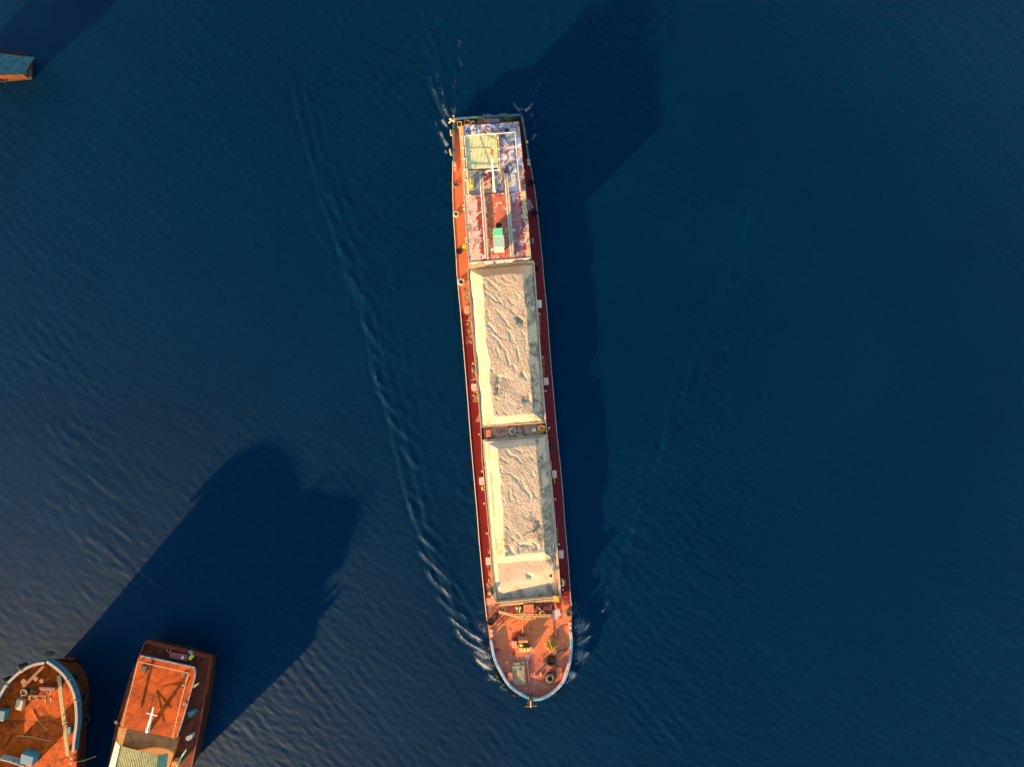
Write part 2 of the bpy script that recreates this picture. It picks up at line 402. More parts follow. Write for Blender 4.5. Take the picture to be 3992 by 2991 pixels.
# --- forward house
fh = [('A2',475,275),('A2',1545,190),('A2',1640,1352),('A2',560,1437)]
FR = [W(v, x, y, ZF) for v, x, y in fh]
def shrink(P, d):
    c = center(P); return [p + (c-p).normalized()*d for p in P]
house = MB().prism([p[:2] for p in shrink(FR, .35)], ZD+.002, ZF-.12).build('fore_house', M['greyblue'], ship)
roof = MB().prism([p[:2] for p in rnd(FR, .12)], ZF-.12, ZF).build('roof', M['roof_front'], house, bevel=.03)
lip = MB(); cl = [W('A2',561,1432,ZF+.06), W('A2',1638,1347,ZF+.06)]; wall(lip, cl, .09, ZF+.002, ZF+.06)
lip.build('roof_edge', M['white'], house)
wl = MB(); wall(wl, [W('A2',480,285,ZF+.04), W('A2',562,1425,ZF+.04)], .05, ZF+.002, ZF+.04); wl.build('roof_edge', M['white'], house)
c0, c1 = FR[3], FR[2]
for t in (.32, .50, .64):
    p = c0.lerp(c1, t); d = (c1-c0).normalized(); n_ = Vector((d.y, -d.x, 0)); 
    MB().prism([(p-d*.6)[:2], (p+d*.6)[:2], (p+d*.5+n_*.28)[:2], (p-d*.5+n_*.28)[:2]], ZF-.22, ZF-.15).build('window_visor', M['white'], house)
d = (c1-c0).normalized(); n_ = Vector((d.y, -d.x, 0))
for t in (.2, .4, .6, .8):
    p = c0.lerp(c1, t) - n_*.20
    win = MB().prism([(p-d*.55)[:2], (p+d*.55)[:2], (p+d*.55+n_*.05)[:2], (p-d*.55+n_*.05)[:2]], 2.2, 3.0).build('window', M['glass'], house)
# --- aft house
rh = [('A1',388,398),('A1',1428,322),('A1',1548,1530),('A1',482,1588)]
RR = [W(v, x, y, ZR) for v, x, y in rh]
ahouse = MB().prism([p[:2] for p in shrink(RR, .35)], ZD+.002, ZR-.12).build('aft_house', M['pinkwhite'], ship)
MB().prism([p[:2] for p in rnd(RR, .2)], ZR-.12, ZR).build('roof', M['roof_rear'], ahouse, bevel=.03)
for v in (.25, .45, .65, .85):
    p = RR[0].lerp(RR[3], v); e = (RR[3]-RR[0]).normalized(); q = Vector((e.y, -e.x, 0)); q = q if (center(RR)-p).dot(q) > 0 else -q
    p = p + q*.16
    MB().prism([(p-e*.4)[:2], (p+e*.4)[:2], (p+e*.4+q*.2)[:2], (p-e*.4+q*.2)[:2]], 2.0, 2.8).build('window', M['glass'], ahouse)
# blue-grey and khaki roof coverings, drain openings, hatch
def plate(name, view, quad, z, mat, parent, th=.03, r=.0): 
    return block(name, view, quad, z, z+th, mat, parent, r=r, bevel=0)
plate('roof_sheet', 'A1', [(545,1165),(735,1150),(750,1570),(560,1575)], ZR+.004, M['greyblue'], ahouse)
plate('roof_sheet', 'A1', [(1260,1230),(1420,1225),(1445,1520),(1262,1530)], ZR+.004, paint('faded_sheet', (.52,.54,.62), (.50,.42,.28), .8, .48, .52), ahouse)
plate('roof_sheet', 'A1', [(820,1165),(980,1150),(1000,1540),(835,1560)], ZR+.003, paint('peeling_sheet', (.28,.03,.03), (.50,.36,.24), 1.0, .46, .50, dist=1.6), ahouse)
plate('roof_sheet', 'A1', [(1040,1150),(1090,1150),(1110,1530),(1050,1540)], ZR+.003, M['greyblue'], ahouse)
plate('roof_opening', 'A1', [(1180,440),(1253,436),(1255,500),(1183,505)], ZR+.004, M['dark'], ahouse)
plate('roof_opening', 'A1', [(1170,1165),(1235,1165),(1237,1195),(1172,1195)], ZR+.004, M['darkred'], ahouse)
# --- corrugated canopy on posts over the aft roof
can = thing('roof_canopy', '', '', base); can.parent = ship; can.location = (0,0,0)
ZK = 4.5
def corrugated(name, quad, z, nu, ribs, amp, mat, parent, sag=0.0, nv=6, tilt=0.0):
    """quad: 4 corners (aft left, aft right, fwd right, fwd left); ribs run fore and aft"""
    V = []; F = []
    for j in range(nv+1):
        for i in range(nu+1):
            u, v = i/nu, j/nv
            p = quad[0].lerp(quad[1], u).lerp(quad[3].lerp(quad[2], u), v)
            V.append((p.x, p.y, z + amp*math.sin(2*math.pi*ribs*u) - sag*(2*u-1)**2 + tilt*(u-1)))
    n = len(V)
    V += [(x, y, zz-.02) for x, y, zz in V]
    w = nu+1
    for j in range(nv):
        for i in range(nu):
            a = j*w+i; F.append((a, a+1, a+1+w, a+w)); F.append((n+a, n+a+w, n+a+1+w, n+a+1))
    for i in range(nu):
        F += [(i+1, i, n+i, n+i+1), (nv*w+i, nv*w+i+1, n+nv*w+i+1, n+nv*w+i)]
    for j in range(nv):
        F += [(j*w, (j+1)*w, n+(j+1)*w, n+j*w), ((j+1)*w+nu, j*w+nu, n+j*w+nu, n+(j+1)*w+nu)]
    return link(name, V, F, mat, parent)
def canopy_paint():
    m, nt, b = nodes('old_green_roofing')
    col = ramp(nt, noise(nt, .55, 4, .55, .8), [(.48, (.80,.70,.36)), (.58, (.60,.62,.32)), (.68, (.30,.42,.26))])
    st = ramp(nt, noise(nt, 1.3, 5, .65), [(.55, (0,0,0)), (.7, (1,1,1))])
    col = mixc(nt, mathn(nt, 'MULTIPLY', st, .35), col, (.60,.36,.16))
    return finish(m, nt, b, col, .5, .1, grain=.25)
M['roofing'] = canopy_paint()
cq = [W('A1',492,562,ZK), W('A1',1045,530,ZK), W('A1',1082,1108,ZK), W('A1',530,1140,ZK)]
corrugated('corrugated_roofing', cq, ZK, 240, 24, .035, M['roofing'], can)
for p in cq: MB().cyl((p.x, p.y), .05, ZR, ZK-.05, 8).build('post', M['steel'], can)
MB().tube([W('A1',530,1078,ZK+.1), W('A1',700,1085,ZK+.1), W('A1',980,1100,ZK+.1), W('A1',1075,1065,ZK+.1)], .03, 6).build('batten', M['greyblue'], can)
MB().tube([W('A1',540,800,ZK+.06), W('A1',740,785,ZK+.06), W('A1',930,795,ZK+.06)], .025, 6).build('batten', M['bamboo'], can)
MB().tube([W('A1',720,535,ZK+.06), W('A1',800,760,ZK+.06), W('A1',920,1100,ZK+.06)], .022, 6).build('cable', M['greyblue'], can)
MB().tube([W('A1',740,540,ZK+.08), W('A1',1070,668,ZK+.08)], .025, 6).build('cable', M['rope'], can)
# --- roof railings
def railing(pts, z0, z1, mat, parent, r=.045, step=4, name='roof_railing'):
    mb = MB(); P = [Vector((p.x, p.y, z1)) for p in pts]; mb.tube(P, r, 6)
    for i in range(len(P)-1):
        k = max(1, int((P[i+1]-P[i]).length/2.2))
        for j in range(k+1):
            q = P[i].lerp(P[i+1], j/k); mb.cyl((q.x, q.y), r*.9, z0, z1, 6)
    mb.tube([p-Vector((0,0,(z1-z0)*.5)) for p in P], r*.6, 6)
    return mb.build(name, mat, parent)
railing(WL('A1', [(485,567),(780,542),(1150,518),(1360,500),(1375,700),(1410,1100),(1450,1510)], 4.6), ZR, 4.6, M['white'], ahouse, .05)
railing(WL('A1', [(448,590),(470,800),(495,1100),(520,1340),(545,1525)], 4.55), ZR, 4.55, M['cream'], ahouse, .055)
railing(WL('A1', [(488,570),(505,800),(530,1100),(545,1340),(562,1590)], 4.6), ZR, 4.6, M['white'], ahouse, .05)
railing(WL('A1', [(1068,540),(1080,780),(1092,960),(1105,1160),(1110,1360)], 4.6), ZR, 4.6, M['cream'], ahouse, .05)
for (x, y) in ((450,590),(468,775),(484,955),(495,1140),(510,1330),(1068,605),(1083,790),(1092,970),(1100,1165)):
    p = W('A1', x, y, 4.6); MB().ball((p.x, p.y, 4.63), .13, seg=10).build('rail_joint', M['white'], ahouse)
for q in ([(388,405),(470,395),(485,1000),(505,1560),(470,1560),(432,1000)],):
    MB().prism([p[:2] for p in WL('A1', q, ZR+.05)], ZR+.002, ZR+.05).build('roof_gutter', M['cream'], ahouse)
for x0 in (420, 437, 456):
    MB().tube([W('A1', x0, 405, ZR+.16), W('A1', x0+18, 780, ZR+.16), W('A1', x0+30, 1000, ZR+.12)], .035, 6).build('conduit', M['bamboo'], ahouse)
MB().tube([W('A1',1045,425,ZR+.1), W('A1',1050,500,ZR+.1)], .05, 6).build('conduit', M['steel'], ahouse)
MB().tube([W('A1',1065,425,ZR+.1), W('A1',1070,500,ZR+.1)], .05, 6).build('conduit', M['steel'], ahouse)
# --- mast
mast = MB().tube([W('A1',1005,1520,ZR), W('A1',985,1230,6.0), W('A1',958,955,8.4)], [.17,.13,.055], 12).build('mast', M['white'], ship, smooth=False)
MB().tube([W('A1',868,1172,6.6), W('A1',1088,1150,6.6)], .07, 8).build('crosstree', M['white'], mast)
MB().ball(tuple(W('A1',872,1188,6.5)), .13).build('lamp', M['white'], mast)
MB().prism([p[:2] for p in WL('A1', [(975,1490),(1035,1490),(1035,1540),(975,1540)], ZR+.2)], ZR+.002, ZR+.2).build('mast_foot', M['white'], mast, bevel=.03)
# --- bent pennant at the mast head
V = []; F = []
for j in range(9):
    for i in range(5):
        p = W('A1', 935+i*12+6*math.sin(j*.9), 795+j*13, 8.3); V.append((p.x, p.y, 8.3+.10*math.sin(j*1.1+i*.9)))
for j in range(8):
    for i in range(4): a = j*5+i; F.append((a, a+1, a+6, a+5))
fl = link('pennant', V, F, M['orange'], None, origin=V[0]); fl.modifiers.new('s', 'SOLIDIFY').thickness = .01
tag(fl, 'crumpled orange pennant at the tip of the white mast above the aft roof', 'flag')
# --- pipe racks across both roofs
def rack(x0, y0, x1, y1, view0, view1, w, z, label):
    a = W(view0, x0, y0, z); b = W(view1, x1, y1, z); dd = (b-a).normalized(); q = Vector((dd.y, -dd.x, 0))
    t = thing('pipe_bundle', label, 'pipes', a.lerp(b, .5)-Vector((0,0,.1)), 'long pipe bundles on the cabin roofs')
    for k in range(5):
        off = (k-2)*w/4; MB().tube([a+q*off+dd*random.uniform(0,.3), b+q*off-dd*random.uniform(0,.3)], .048, 8).build('pipe', [M['steel'],M['white'],M['grey']][k%3], t)
    for s in (.03,.25,.5,.75,.97):
        p = a.lerp(b, s); MB().prism([(p+q*(w*.6)+dd*.05)[:2],(p-q*(w*.6)+dd*.05)[:2],(p-q*(w*.6)-dd*.05)[:2],(p+q*(w*.6)-dd*.05)[:2]], z-.14, z-.055).build('bearer', M['grey'], t)
rack(782,1255,880,1372,'A1','A2',.40,ZF+.16,'pale pipe bundle on the left side of the red cabin roof, beside the green box')
rack(1205,1210,1318,1345,'A1','A2',.40,ZF+.16,'pale pipe bundle to the right of the green box on the red cabin roof')
# small things on the roofs
block('storage_box','A2',[(985,838),(1142,826),(1150,955),(988,966)], ZF+.002, ZF+.85, M['green'], None, r=.06, bevel=.03, label='bright green box beside the black tyre on the red cabin roof', cat='box')
block('storage_box','A2',[(982,965),(1170,958),(1182,1165),(992,1172)], ZF+.002, ZF+.72, M['palegreen'], None, bevel=.015, label='pale grey-green box with large flat lid between the bright green and white boxes', cat='box')
block('storage_box','A2',[(1000,1176),(1174,1170),(1176,1232),(1004,1240)], ZF+.002, ZF+.55, M['white'], None, bevel=.03, label='white box at the bow end of the row on the red cabin roof', cat='box')
p = W('A2',965,1195,ZF+.5); o = MB(); o.cyl((p.x,p.y), .17, ZF+.002, ZF+.42, 16); o.cyl((p.x,p.y), .10, ZF+.42, ZF+.52, 12)
tag(o.build('canister', M['white'], None, bevel=.01, origin=(p.x,p.y,ZF)), 'small white canister left of the white box on the red cabin roof', 'canister')
# yellow water barrel
def P2(view,x,y,z): p = W(view,x,y,z); return (p.x,p.y)
p = W('A1',603,1375,ZR+.5); q = W('A1',605,1312,ZR+.5); q2 = W('A1',603,1440,ZR+.5)
bar = thing('water_drum', 'mottled yellow drum lying on the blue-grey part of the aft roof', 'drum', Vector((p.x,p.y,ZR)))
MB().tube([q, q.lerp(q2,.05), q.lerp(q2,.5), q.lerp(q2,.95), q2], [.34,.38,.40,.38,.34], 20).build('drum_shell', M['yellow'], bar)
for s in (.25,.5,.75):
    MB().tube([q.lerp(q2,s-.02), q.lerp(q2,s+.02)], [.42,.42], 20).build('drum_hoop', M['plank'], bar)
p = W('A1',612,1466,ZR+.05); tag(MB().cyl((p.x,p.y), .34, ZR+.04, ZR+.1, 20).build('drum_lid', M['bamboo'], None, origin=(p.x,p.y,ZR+.04)), 'round tan lid lying beside the yellow drum on the aft roof', 'lid')
# gas bottle and board starboard
a = W('A1',1518,1150,ZR+.25); b = W('A1',1472,1315,ZR+.25)
tag(MB().tube([a, a.lerp(b,.04), a.lerp(b,.1), a.lerp(b,.96), b], [.05,.07,.13,.13,.08], 14).build('gas_cylinder', M['salmon'], None, origin=a), 'slim orange-red gas cylinder on the right edge of the aft roof', 'gas cylinder')
block('tool_chest','A1',[(1452,1350),(1500,1345),(1512,1490),(1465,1495)], ZR+.002, ZR+.35, M['rust'], None, bevel=.02, label='narrow brown chest on the right edge of the aft roof', cat='chest')
# lying dark pipes on aft roof
for k,(x,y) in enumerate(((1112,1130),(1135,1140),(1158,1150))):
    MB().tube([W('A1',x,y,ZR+.1), W('A1',x-8,y+370,ZR+.1)], .04, 6).build('conduit', M['greyblue'], ahouse)
MB().tube([W('A1',1250,1030,ZR+.06), W('A1',1245,1250,ZR+.06), W('A1',1255,1380,ZR+.06)], .04, 6).build('conduit', M['dark'], ahouse)

# --- stern bulwark and walkway clutter
ZB = 1.5
sb = MB(); wall(sb, WL('A1',[(345,268),(620,247),(900,232),(1200,217),(1470,200)], ZB), .26, ZD, ZB); sb.build('stern_bulwark', M['teal'], ship, bevel=.02)
sb = MB(); wall(sb, WL('A1',[(300,330),(305,560),(308,800),(312,1010)], ZB), .24, ZD, ZB); sb.build('stern_bulwark', M['teal'], ship, bevel=.02)
sb = MB(); wall(sb, WL('A1',[(1480,235),(1520,460),(1555,700),(1590,925)], ZB), .24, ZD, ZB); sb.build('stern_bulwark', M['teal'], ship, bevel=.02)
for (x,y) in ((300,455),(300,830),(1500,370),(1560,705)):
    p = W('A1',x,y,ZB); MB().prism([(p.x-.2,p.y-.05),(p.x+.2,p.y-.05),(p.x+.2,p.y+.05),(p.x-.2,p.y+.05)], ZD, ZB+.04).build('bulwark_joint', M['dark'], ship)
for i,(q,m_) in enumerate((([(800,190),(958,183),(960,215),(800,225)],'blue'), ([(1080,180),(1225,175),(1228,203),(1080,208)],'blue'), ([(500,250),(610,243),(610,262),(500,270)],'salmon'))):
    block('transom_step','A1',q, .2, .8, M[m_], ship)
# planter baskets on the after deck
def basket(q, label, group='plant baskets on the after deck', leaf=True, mat='yellow'):
    P = WL('A1', q, 1.5); c = center(P); t = thing('plant_basket', label, 'plant basket', Vector((c.x,c.y,ZD)), group)
    mb = MB(); 
    for i in range(4): wall(mb, [P[i].lerp(P[(i+1)%4],.0), P[i].lerp(P[(i+1)%4],1.0)], .07, ZD, 1.5+.002*i)
    mb.build('basket_frame', M[mat], t)
    if leaf:
        mb = MB()
        for k in range(150):
            s_, u_ = random.random(), random.random()
            p = P[0].lerp(P[1], .12+.76*s_).lerp(P[3].lerp(P[2], .12+.76*s_), .12+.76*u_); p.z = 1.15+random.random()*.3
            d1 = Vector((random.uniform(-1,1),random.uniform(-1,1),random.uniform(-.3,.5))).normalized()*.10; d2 = d1.cross(Vector((0,0,1))).normalized()*.04
            mb.add([p-d2, p+d1, p+d2, p-d1*.3], [(0,1,2,3)])
        mb.build('foliage', M['leaf'], t)
        MB().prism([p[:2] for p in shrink(P,.1)], ZD+.1, 1.15).build('soil', M['dark'], t)
    return t
basket([(365,325),(438,322),(440,390),(370,425)], 'yellow-rimmed basket of greens nearest the left stern corner')
basket([(488,295),(568,292),(572,368),(492,372)], 'orange-rimmed basket of greens, middle of the three at the stern', mat='rust')
basket([(600,318),(655,315),(662,366),(604,370)], 'small pale-rimmed basket of greens, right one of three at the stern', mat='steel')
P = WL('A1',[(715,268),(828,260),(805,350),(715,358)],1.45); c = center(P)
tb = thing('deck_table', 'orange framed table behind the aft house at the stern', 'table', Vector((c.x,c.y,ZD)))
mb = MB(); wall(mb,[P[0],P[1]],.22,1.35,1.42); mb.build('table_edge', M['orange'], tb)
mb = MB(); mb.prism([p[:2] for p in [P[0].lerp(P[3],.2),P[1].lerp(P[2],.2),P[2],P[3]]],1.28,1.345); mb.build('tabletop', M['rust'], tb)
for p in shrink(P,.15): MB().cyl((p.x,p.y),.035,ZD,1.28,8).build('leg', M['orange'], tb)
block('stern_locker','A1',[(815,275),(1095,260),(1100,330),(818,345)], ZD+.002, 1.5, M['purple'], ship, bevel=.02)
# potted shrub
p = W('A1',1235,265,1.3); t = thing('potted_shrub','leafy green potted shrub on the after deck by the stern rail','shrub',Vector((p.x,p.y,ZD)))
MB().cyl((p.x,p.y),.22,ZD,1.05,16,.3).build('pot', M['rust'], t)
mb = MB()
for k in range(420):
    a = random.random()*6.283; r_ = abs(random.gauss(0,.42)); q = Vector((p.x+r_*math.cos(a)*1.25, p.y+r_*math.sin(a)*.8, 1.15+random.random()*.8*max(0,1-r_)))
    d1 = Vector((random.uniform(-1,1),random.uniform(-1,1),random.uniform(-.4,.6))).normalized()*.13; d2 = d1.cross(Vector((0,0,1))).normalized()*.045
    mb.add([q-d2, q+d1, q+d2, q-d1*.4], [(0,1,2,3)])
mb.build('foliage', M['leaf'], t)
mb = MB()
for k in range(7):
    a = k*.9; mb.tube([(p.x,p.y,1.0),(p.x+.25*math.cos(a),p.y+.2*math.sin(a),1.55)],[.02,.008],5)
mb.build('stem', M['rust'], t)
# flag pole boom leaning over the transom
MB().tube([W('A1',890,200,2.6), W('A1',905,330,2.9), W('A1',930,500,ZR+.1)], [.05,.07,.08], 8).build('stern_boom', M['rust'], ship)
# timber fender bundle at port quarter
for k_,(a,b) in enumerate((((222,350),(275,285)),((235,270),(330,330)),((300,215),(325,330)),((255,470),(262,560)),((240,800),(262,900)))):
    tag(MB().tube([W('A1',a[0],a[1],.7), W('A1',b[0],b[1],.9)], .13, 8).build('timber_fender', M['plank'], None, origin=W('A1',*a,.5)),
        ('short timber fender slanting outward at the left stern corner','timber fender crossing the corner of the stern rail','timber fender sticking up behind the left stern corner','timber fender hanging outside the left rail, just ahead of the stern corner','timber fender hanging outside the left rail, farther forward')[k_], 'fender', 'timber fenders at the left stern corner')
p = W('A1',1563,680,ZB); tag(MB().ball((p.x,p.y,ZB+.12),.2,seg=14).build('buoy', M['lime'], None, origin=(p.x,p.y,ZB)), 'lime green buoy on the right stern bulwark', 'buoy')

# --- bollards, vents and hatches belonging to the barge
def bollards(view, quad, knobs, mat='salmon'):
    P = WL(view, quad, ZD+.12); b_ = MB().prism([p[:2] for p in P], ZD+.002, ZD+.12).build('bollard_base', M[mat], ship, bevel=.02)
    for x, y in knobs:
        p = W(view, x, y, ZD+.5); mb = MB(); mb.cyl((p.x,p.y), .12, ZD+.12, ZD+.42, 12); mb.cyl((p.x,p.y), .17, ZD+.42, ZD+.5, 12)
        mb.build('bollard', M['pinkwhite'], b_)
bollards('A1', [(298,1040),(362,1040),(362,1180),(298,1180)], [(328,1070),(332,1140)], 'red')
bollards('B2', [(315,715),(380,715),(380,850),(325,850)], [(345,745),(350,820)])
bollards('B2', [(1735,590),(1785,590),(1788,715),(1738,715)], [(1762,615),(1765,690)])
bollards('A1', [(1565,955),(1610,955),(1618,1080),(1572,1080)], [(1590,985),(1595,1050)], 'greyblue')
def hatch(view, cx, cy, w, h, mat, tilt=-.07, zt=ZD+.32):
    q = []
    for sx, sy in ((-1,-1),(1,-1),(1,1),(-1,1)):
        x, y = sx*w/2, sy*h/2; q.append((cx + x*math.cos(tilt)-y*math.sin(tilt), cy + x*math.sin(tilt)+y*math.cos(tilt)))
    o = block('manhole_hatch', view, q, ZD+.002, zt, M[mat], ship, r=.14, bevel=.03)
    c = W(view, cx, cy, zt)
    MB().tube([c+Vector((-.1,-.3,.03)), c+Vector((0,-.3,.09)), c+Vector((.1,-.3,.03))], .02, 6).build('handle', M['rust'], o)
for a in (('A3',355,910,84,134,'salmon'),('A3',1600,815,80,134,'white'),('A4',300,705,84,122,'pinkwhite'),('A4',1540,605,82,130,'pinkwhite'),
          ('A5',345,1000,84,134,'pinkwhite'),('A5',1597,885,76,130,'pinkwhite'),('B1',370,838,82,132,'pinkwhite'),('B1',1625,722,82,136,'pinkwhite'),
          ('B2',685,1567,92,142,'hatchred'),('B2',1563,1482,94,146,'hatchred')): hatch(*a)
hatch('A4',550,1505,86,122,'hatchred',zt=1.25)
hatch('B2',1020,345,182,150,'hatchred',zt=ZD+.75)
hatch('A5',1248,120,68,56,'white',-.3,1.2)
for view,x,y in (('A4',1480,187),('A4',1530,772),('A4',1590,1410),('A5',1505,88),('A5',1610,1315),('B1',1588,547),('B1',1656,1330),('A5',300,190),
                 ('A5',350,832),('A5',390,1385),('A4',285,295),('A3',395,1095),('B1',438,1448),('B1',345,355),('A3',1600,985)):
    p = W(view,x,y,ZD+.45); mb = MB(); mb.cyl((p.x,p.y),.07,ZD+.002,ZD+.35,10); mb.ball((p.x,p.y,ZD+.42),.13,sz=.7,seg=10)
    mb.build('air_vent', M['cream'] if x < 1000 else M['pinkwhite'], ship)
# poles and hoses on the starboard walkway
for k,(v,a,b) in enumerate((('A5',(1532,645),(1548,820)),('A5',(1582,900),(1602,1040)))):
    tag(MB().tube([W(v,*a,ZC+.1), W(v,*b,ZD+.5)], .04, 6).build('boat_hook', M['bamboo'], None, origin=W(v,*a,ZD)), ('short yellow pole against the starboard coaming just behind the grey hatch','short yellow pole lying across the dark starboard hatch')[k], 'pole', 'short poles on the starboard walkway')
# foredeck gear -----------------------------------------------------------
win = thing('x', '', '', W('B2',915,960,ZD)); win.name = 'windlass'; win.parent = ship; win.location = win.location - ship.location

q = [W('B2',830,905,1.15), W('B2',1000,903,1.15)]
def halfbarrel(a, b, r, z, mat, name, parent):
    d_ = (b-a).normalized(); n_ = Vector((-d_.y, d_.x, 0)); V=[]; F=[]; K=12
    for p in (a,b):
        for k in range(K+1):
            t_ = math.pi*k/K; V.append(Vector((p.x,p.y,z)) + n_*r*math.cos(t_) + Vector((0,0,r*math.sin(t_))))
    for k in range(K): F.append((k,k+1,K+2+k,K+1+k))
    F += [tuple(range(K+1)), tuple(range(2*K+1,K,-1)), (0,K+1,2*K+1,K)]
    return link(name, V, F, mat, parent)
halfbarrel(q[0], q[1], .42, 1.0, M['rust'], 'drum_cover', win)
for s_ in (.12,.5,.88):
    p = q[0].lerp(q[1], s_); MB().prism([(p.x-.05,p.y-.3),(p.x+.05,p.y-.3),(p.x+.05,p.y+.3),(p.x-.05,p.y+.3)], ZD+.002, 1.0).build('side_frame', M['darkred'], win)
block('gear_box','B2',[(722,930),(805,925),(812,1045),(728,1050)], ZD+.002, 1.15, M['salmon'], win, bevel=.03)
block('gear_box_end','B2',[(720,905),(800,900),(803,922),(722,928)], ZD+.002, 1.1, M['darkred'], win, bevel=.02)
p = W('B2',890,1000,1.2); MB().ball((p.x,p.y,1.15), .24, seg=16).build('motor', M['lime'], win)
MB().cyl((p.x,p.y), .2, ZD+.002, 1.1, 12).build('motor_base', M['dark'], win)
for (x0,y0,x1,y1) in ((850,1050,860,1110),(890,1040,900,1115),(940,1040,943,1110),(1030,1040,1032,1115),(1000,1050,1005,1090)):
    MB().tube([W('B2',x0,y0,1.1), W('B2',x1,y1,.8)], .05, 8).build('lever', M['bamboo'], win)
block('chain_wheel','B2',[(935,985),(1000,980),(1040,1010),(1035,1060),(960,1060)], ZD+.002, 1.0, M['dark'], win, r=.1)
block('bed_plate','B2',[(840,1040),(1090,1030),(1100,1080),(1000,1130),(870,1130)], ZD+.002, ZD+.12, M['bamboo'], win)
MB().tube([W('B2',850,1045,1.12), W('B2',1025,1040,1.12)], .07, 8).build('shaft', M['dark'], win)
MB().tube([W('B2',930,850,.9), W('B2',915,680,1.2), W('B2',905,520,1.5)], [.16,.08,.03], 10).build('derrick', M['darkred'], win)
MB().tube([W('B2',912,615,1.25), W('B2',868,575,1.4)], [.04,.02], 6).build('derrick_arm', M['darkred'], win)
MB().tube([W('B2',825,845,1.0), W('B2',785,810,1.05)], [.05,.03], 6).build('lever', M['dark'], win)
# grey anchor chain trough, plate, hatch cover
block('chain_trough','B3',[(1050,560),(1120,520),(1122,700),(1165,1380),(1138,1385),(1062,720)], ZD+.002, ZD+.03, M['purple'], ship, bevel=0)
gh = block('hatch_cover','B3',[(775,725),(1030,715),(1060,1160),(810,1170)], ZD+.002, ZD+.10, M['grey'], ship, bevel=.02)
block('cover_board','B3',[(780,800),(1030,795),(1035,1100),(805,1110)], ZD+.104, ZD+.2, M['grey'], gh, bevel=.02)
block('cover_board','B3',[(818,735),(935,728),(940,795),(822,800)], ZD+.104, ZD+.16, M['grey'], gh, bevel=.01)
MB().tube(WL('B3',[(800,975),(850,945),(905,905)], ZD+.25), .03, 6).build('handle', M['salmon'], gh)
p = W('B3',908,890,ZD+.25); tag(MB().prism([p_[:2] for p_ in WL('B3',[(895,870),(935,865),(925,915),(900,912)],ZD+.28)], ZD+.202, ZD+.27).build('paint_tin', M['bluewhite'], None, bevel=.02, origin=(p.x,p.y,ZD+.2)), 'small blue-white tin lying on the grey hatch cover at the bow', 'tin')
def chain(pts, name, mat, parent, pitch=.16):
    mb = MB(); P = smooth_line(pts, 12); acc = 0; last = P[0]; k = 0
    L = [0]
    for i in range(1,len(P)): L.append(L[-1]+(P[i]-P[i-1]).length)
    s_ = 0
    while s_ < L[-1]:
        j = max(i for i in range(len(L)) if L[i] <= s_); j = min(j, len(P)-2)
        p = P[j].lerp(P[j+1], (s_-L[j])/max(1e-6, L[j+1]-L[j])); t = (P[j+1]-P[j]).normalized()
        side = t.cross(Vector((0,0,1))).normalized(); up = Vector((0,0,1)) if k % 2 else side
        other = up
        ringp = [p + t*(.11*math.cos(a)) + other*(.06*math.sin(a)) for a in [2*math.pi*q_/8 for q_ in range(8)]]
        mb.tube(ringp, .024, 5, closed=True); s_ += pitch; k += 1
    return mb.build(name, mat, parent)
chain(WL('B3',[(1088,690),(1100,850),(1115,1000),(1128,1180),(1143,1350),(1150,1480)], ZD+.12)[:4] + [W('B3',1143,1350,.95), W('B3',1150,1440,1.1), W('B3',1152,1500,.9)], 'anchor_chain', M['rust'], ship)
# bow roller and anchor
rol = MB(); 
for x in (1128,1172):
    rol.prism([p[:2] for p in WL('B3',[(x-8,1380),(x+8,1380),(x+8,1500),(x-8,1500)],1.25)], ZD, 1.25)
rol.build('bow_roller', M['dark'], ship)
anc = MB(); anc.tube([W('B3',1150,1470,1.0), W('B3',1152,1600,.45)], .07, 8); 
an = anc.build('anchor', M['greyblue'], ship)
for sgn_ in (-1,1):
    cx_ = 1150+sgn_*14; V = WL('B3',[(cx_,1475),(1150+sgn_*45,1460),(1150+sgn_*75,1560),(cx_,1578)],.7)
    MB().prism([p[:2] for p in V], .42, .58).build('fluke', M['dark'], an)
MB().tube([W('B3',1035,1590,.45), W('B3',1275,1578,.45)], .05, 8).build('stock', M['grey'], an)
block('anchor_head','B3',[(1130,1580),(1172,1580),(1172,1608),(1130,1608)], .25,.6, M['plank'], an, bevel=.02)
# valve / capstan ("fairlead") with arms, small bolts
cap = MB(); p = W('B3',1240,1010,1.1); cap.cyl((p.x,p.y),.16,ZD+.002,1.05,14); cap.cyl((p.x,p.y),.2,1.05,1.12,14)
cp = cap.build('capstan', M['hatchred'], ship)
for a in ((1145,950),(1210,915),(1140,1000),(1335,990)):
    MB().tube([W('B3',1240,1005,1.0), W('B3',*a,1.0)], .045, 6).build('capstan_bar', M['salmon'], cp)
tag(MB().tube([W('B3',1352,925,ZD+.08), W('B3',1358,998,ZD+.08)], .06, 8).build('steel_pin', M['bamboo'], None, origin=W('B3',1355,960,ZD)), 'short tan pin lying right of the orange capstan at the bow', 'pin')
block('side_plate','B3',[(675,700),(690,700),(692,755),(677,755)], ZD+.002, ZD+.25, M['cream'], ship)
MB().tube(WL('B2',[(1420,250),(1440,420),(1455,620),(1470,870)],ZD+.05), .035, 6).build('deck_pipe', M['darkred'], ship)
MB().tube(WL('B2',[(1490,1170),(1502,1260),(1515,1400)],ZD+.05), .045, 6).build('deck_pipe', M['darkred'], ship)
MB().tube(WL('B2',[(1545,700),(1550,780),(1550,850),(1490,890)],ZD+.05), .035, 6).build('deck_pipe', M['darkred'], ship)
MB().tube(WL('B2',[(1500,1165),(1570,1110),(1585,1085),(1650,1092),(1710,1085)],ZD+.04), .05, 6).build('deck_pipe', M['darkred'], ship)

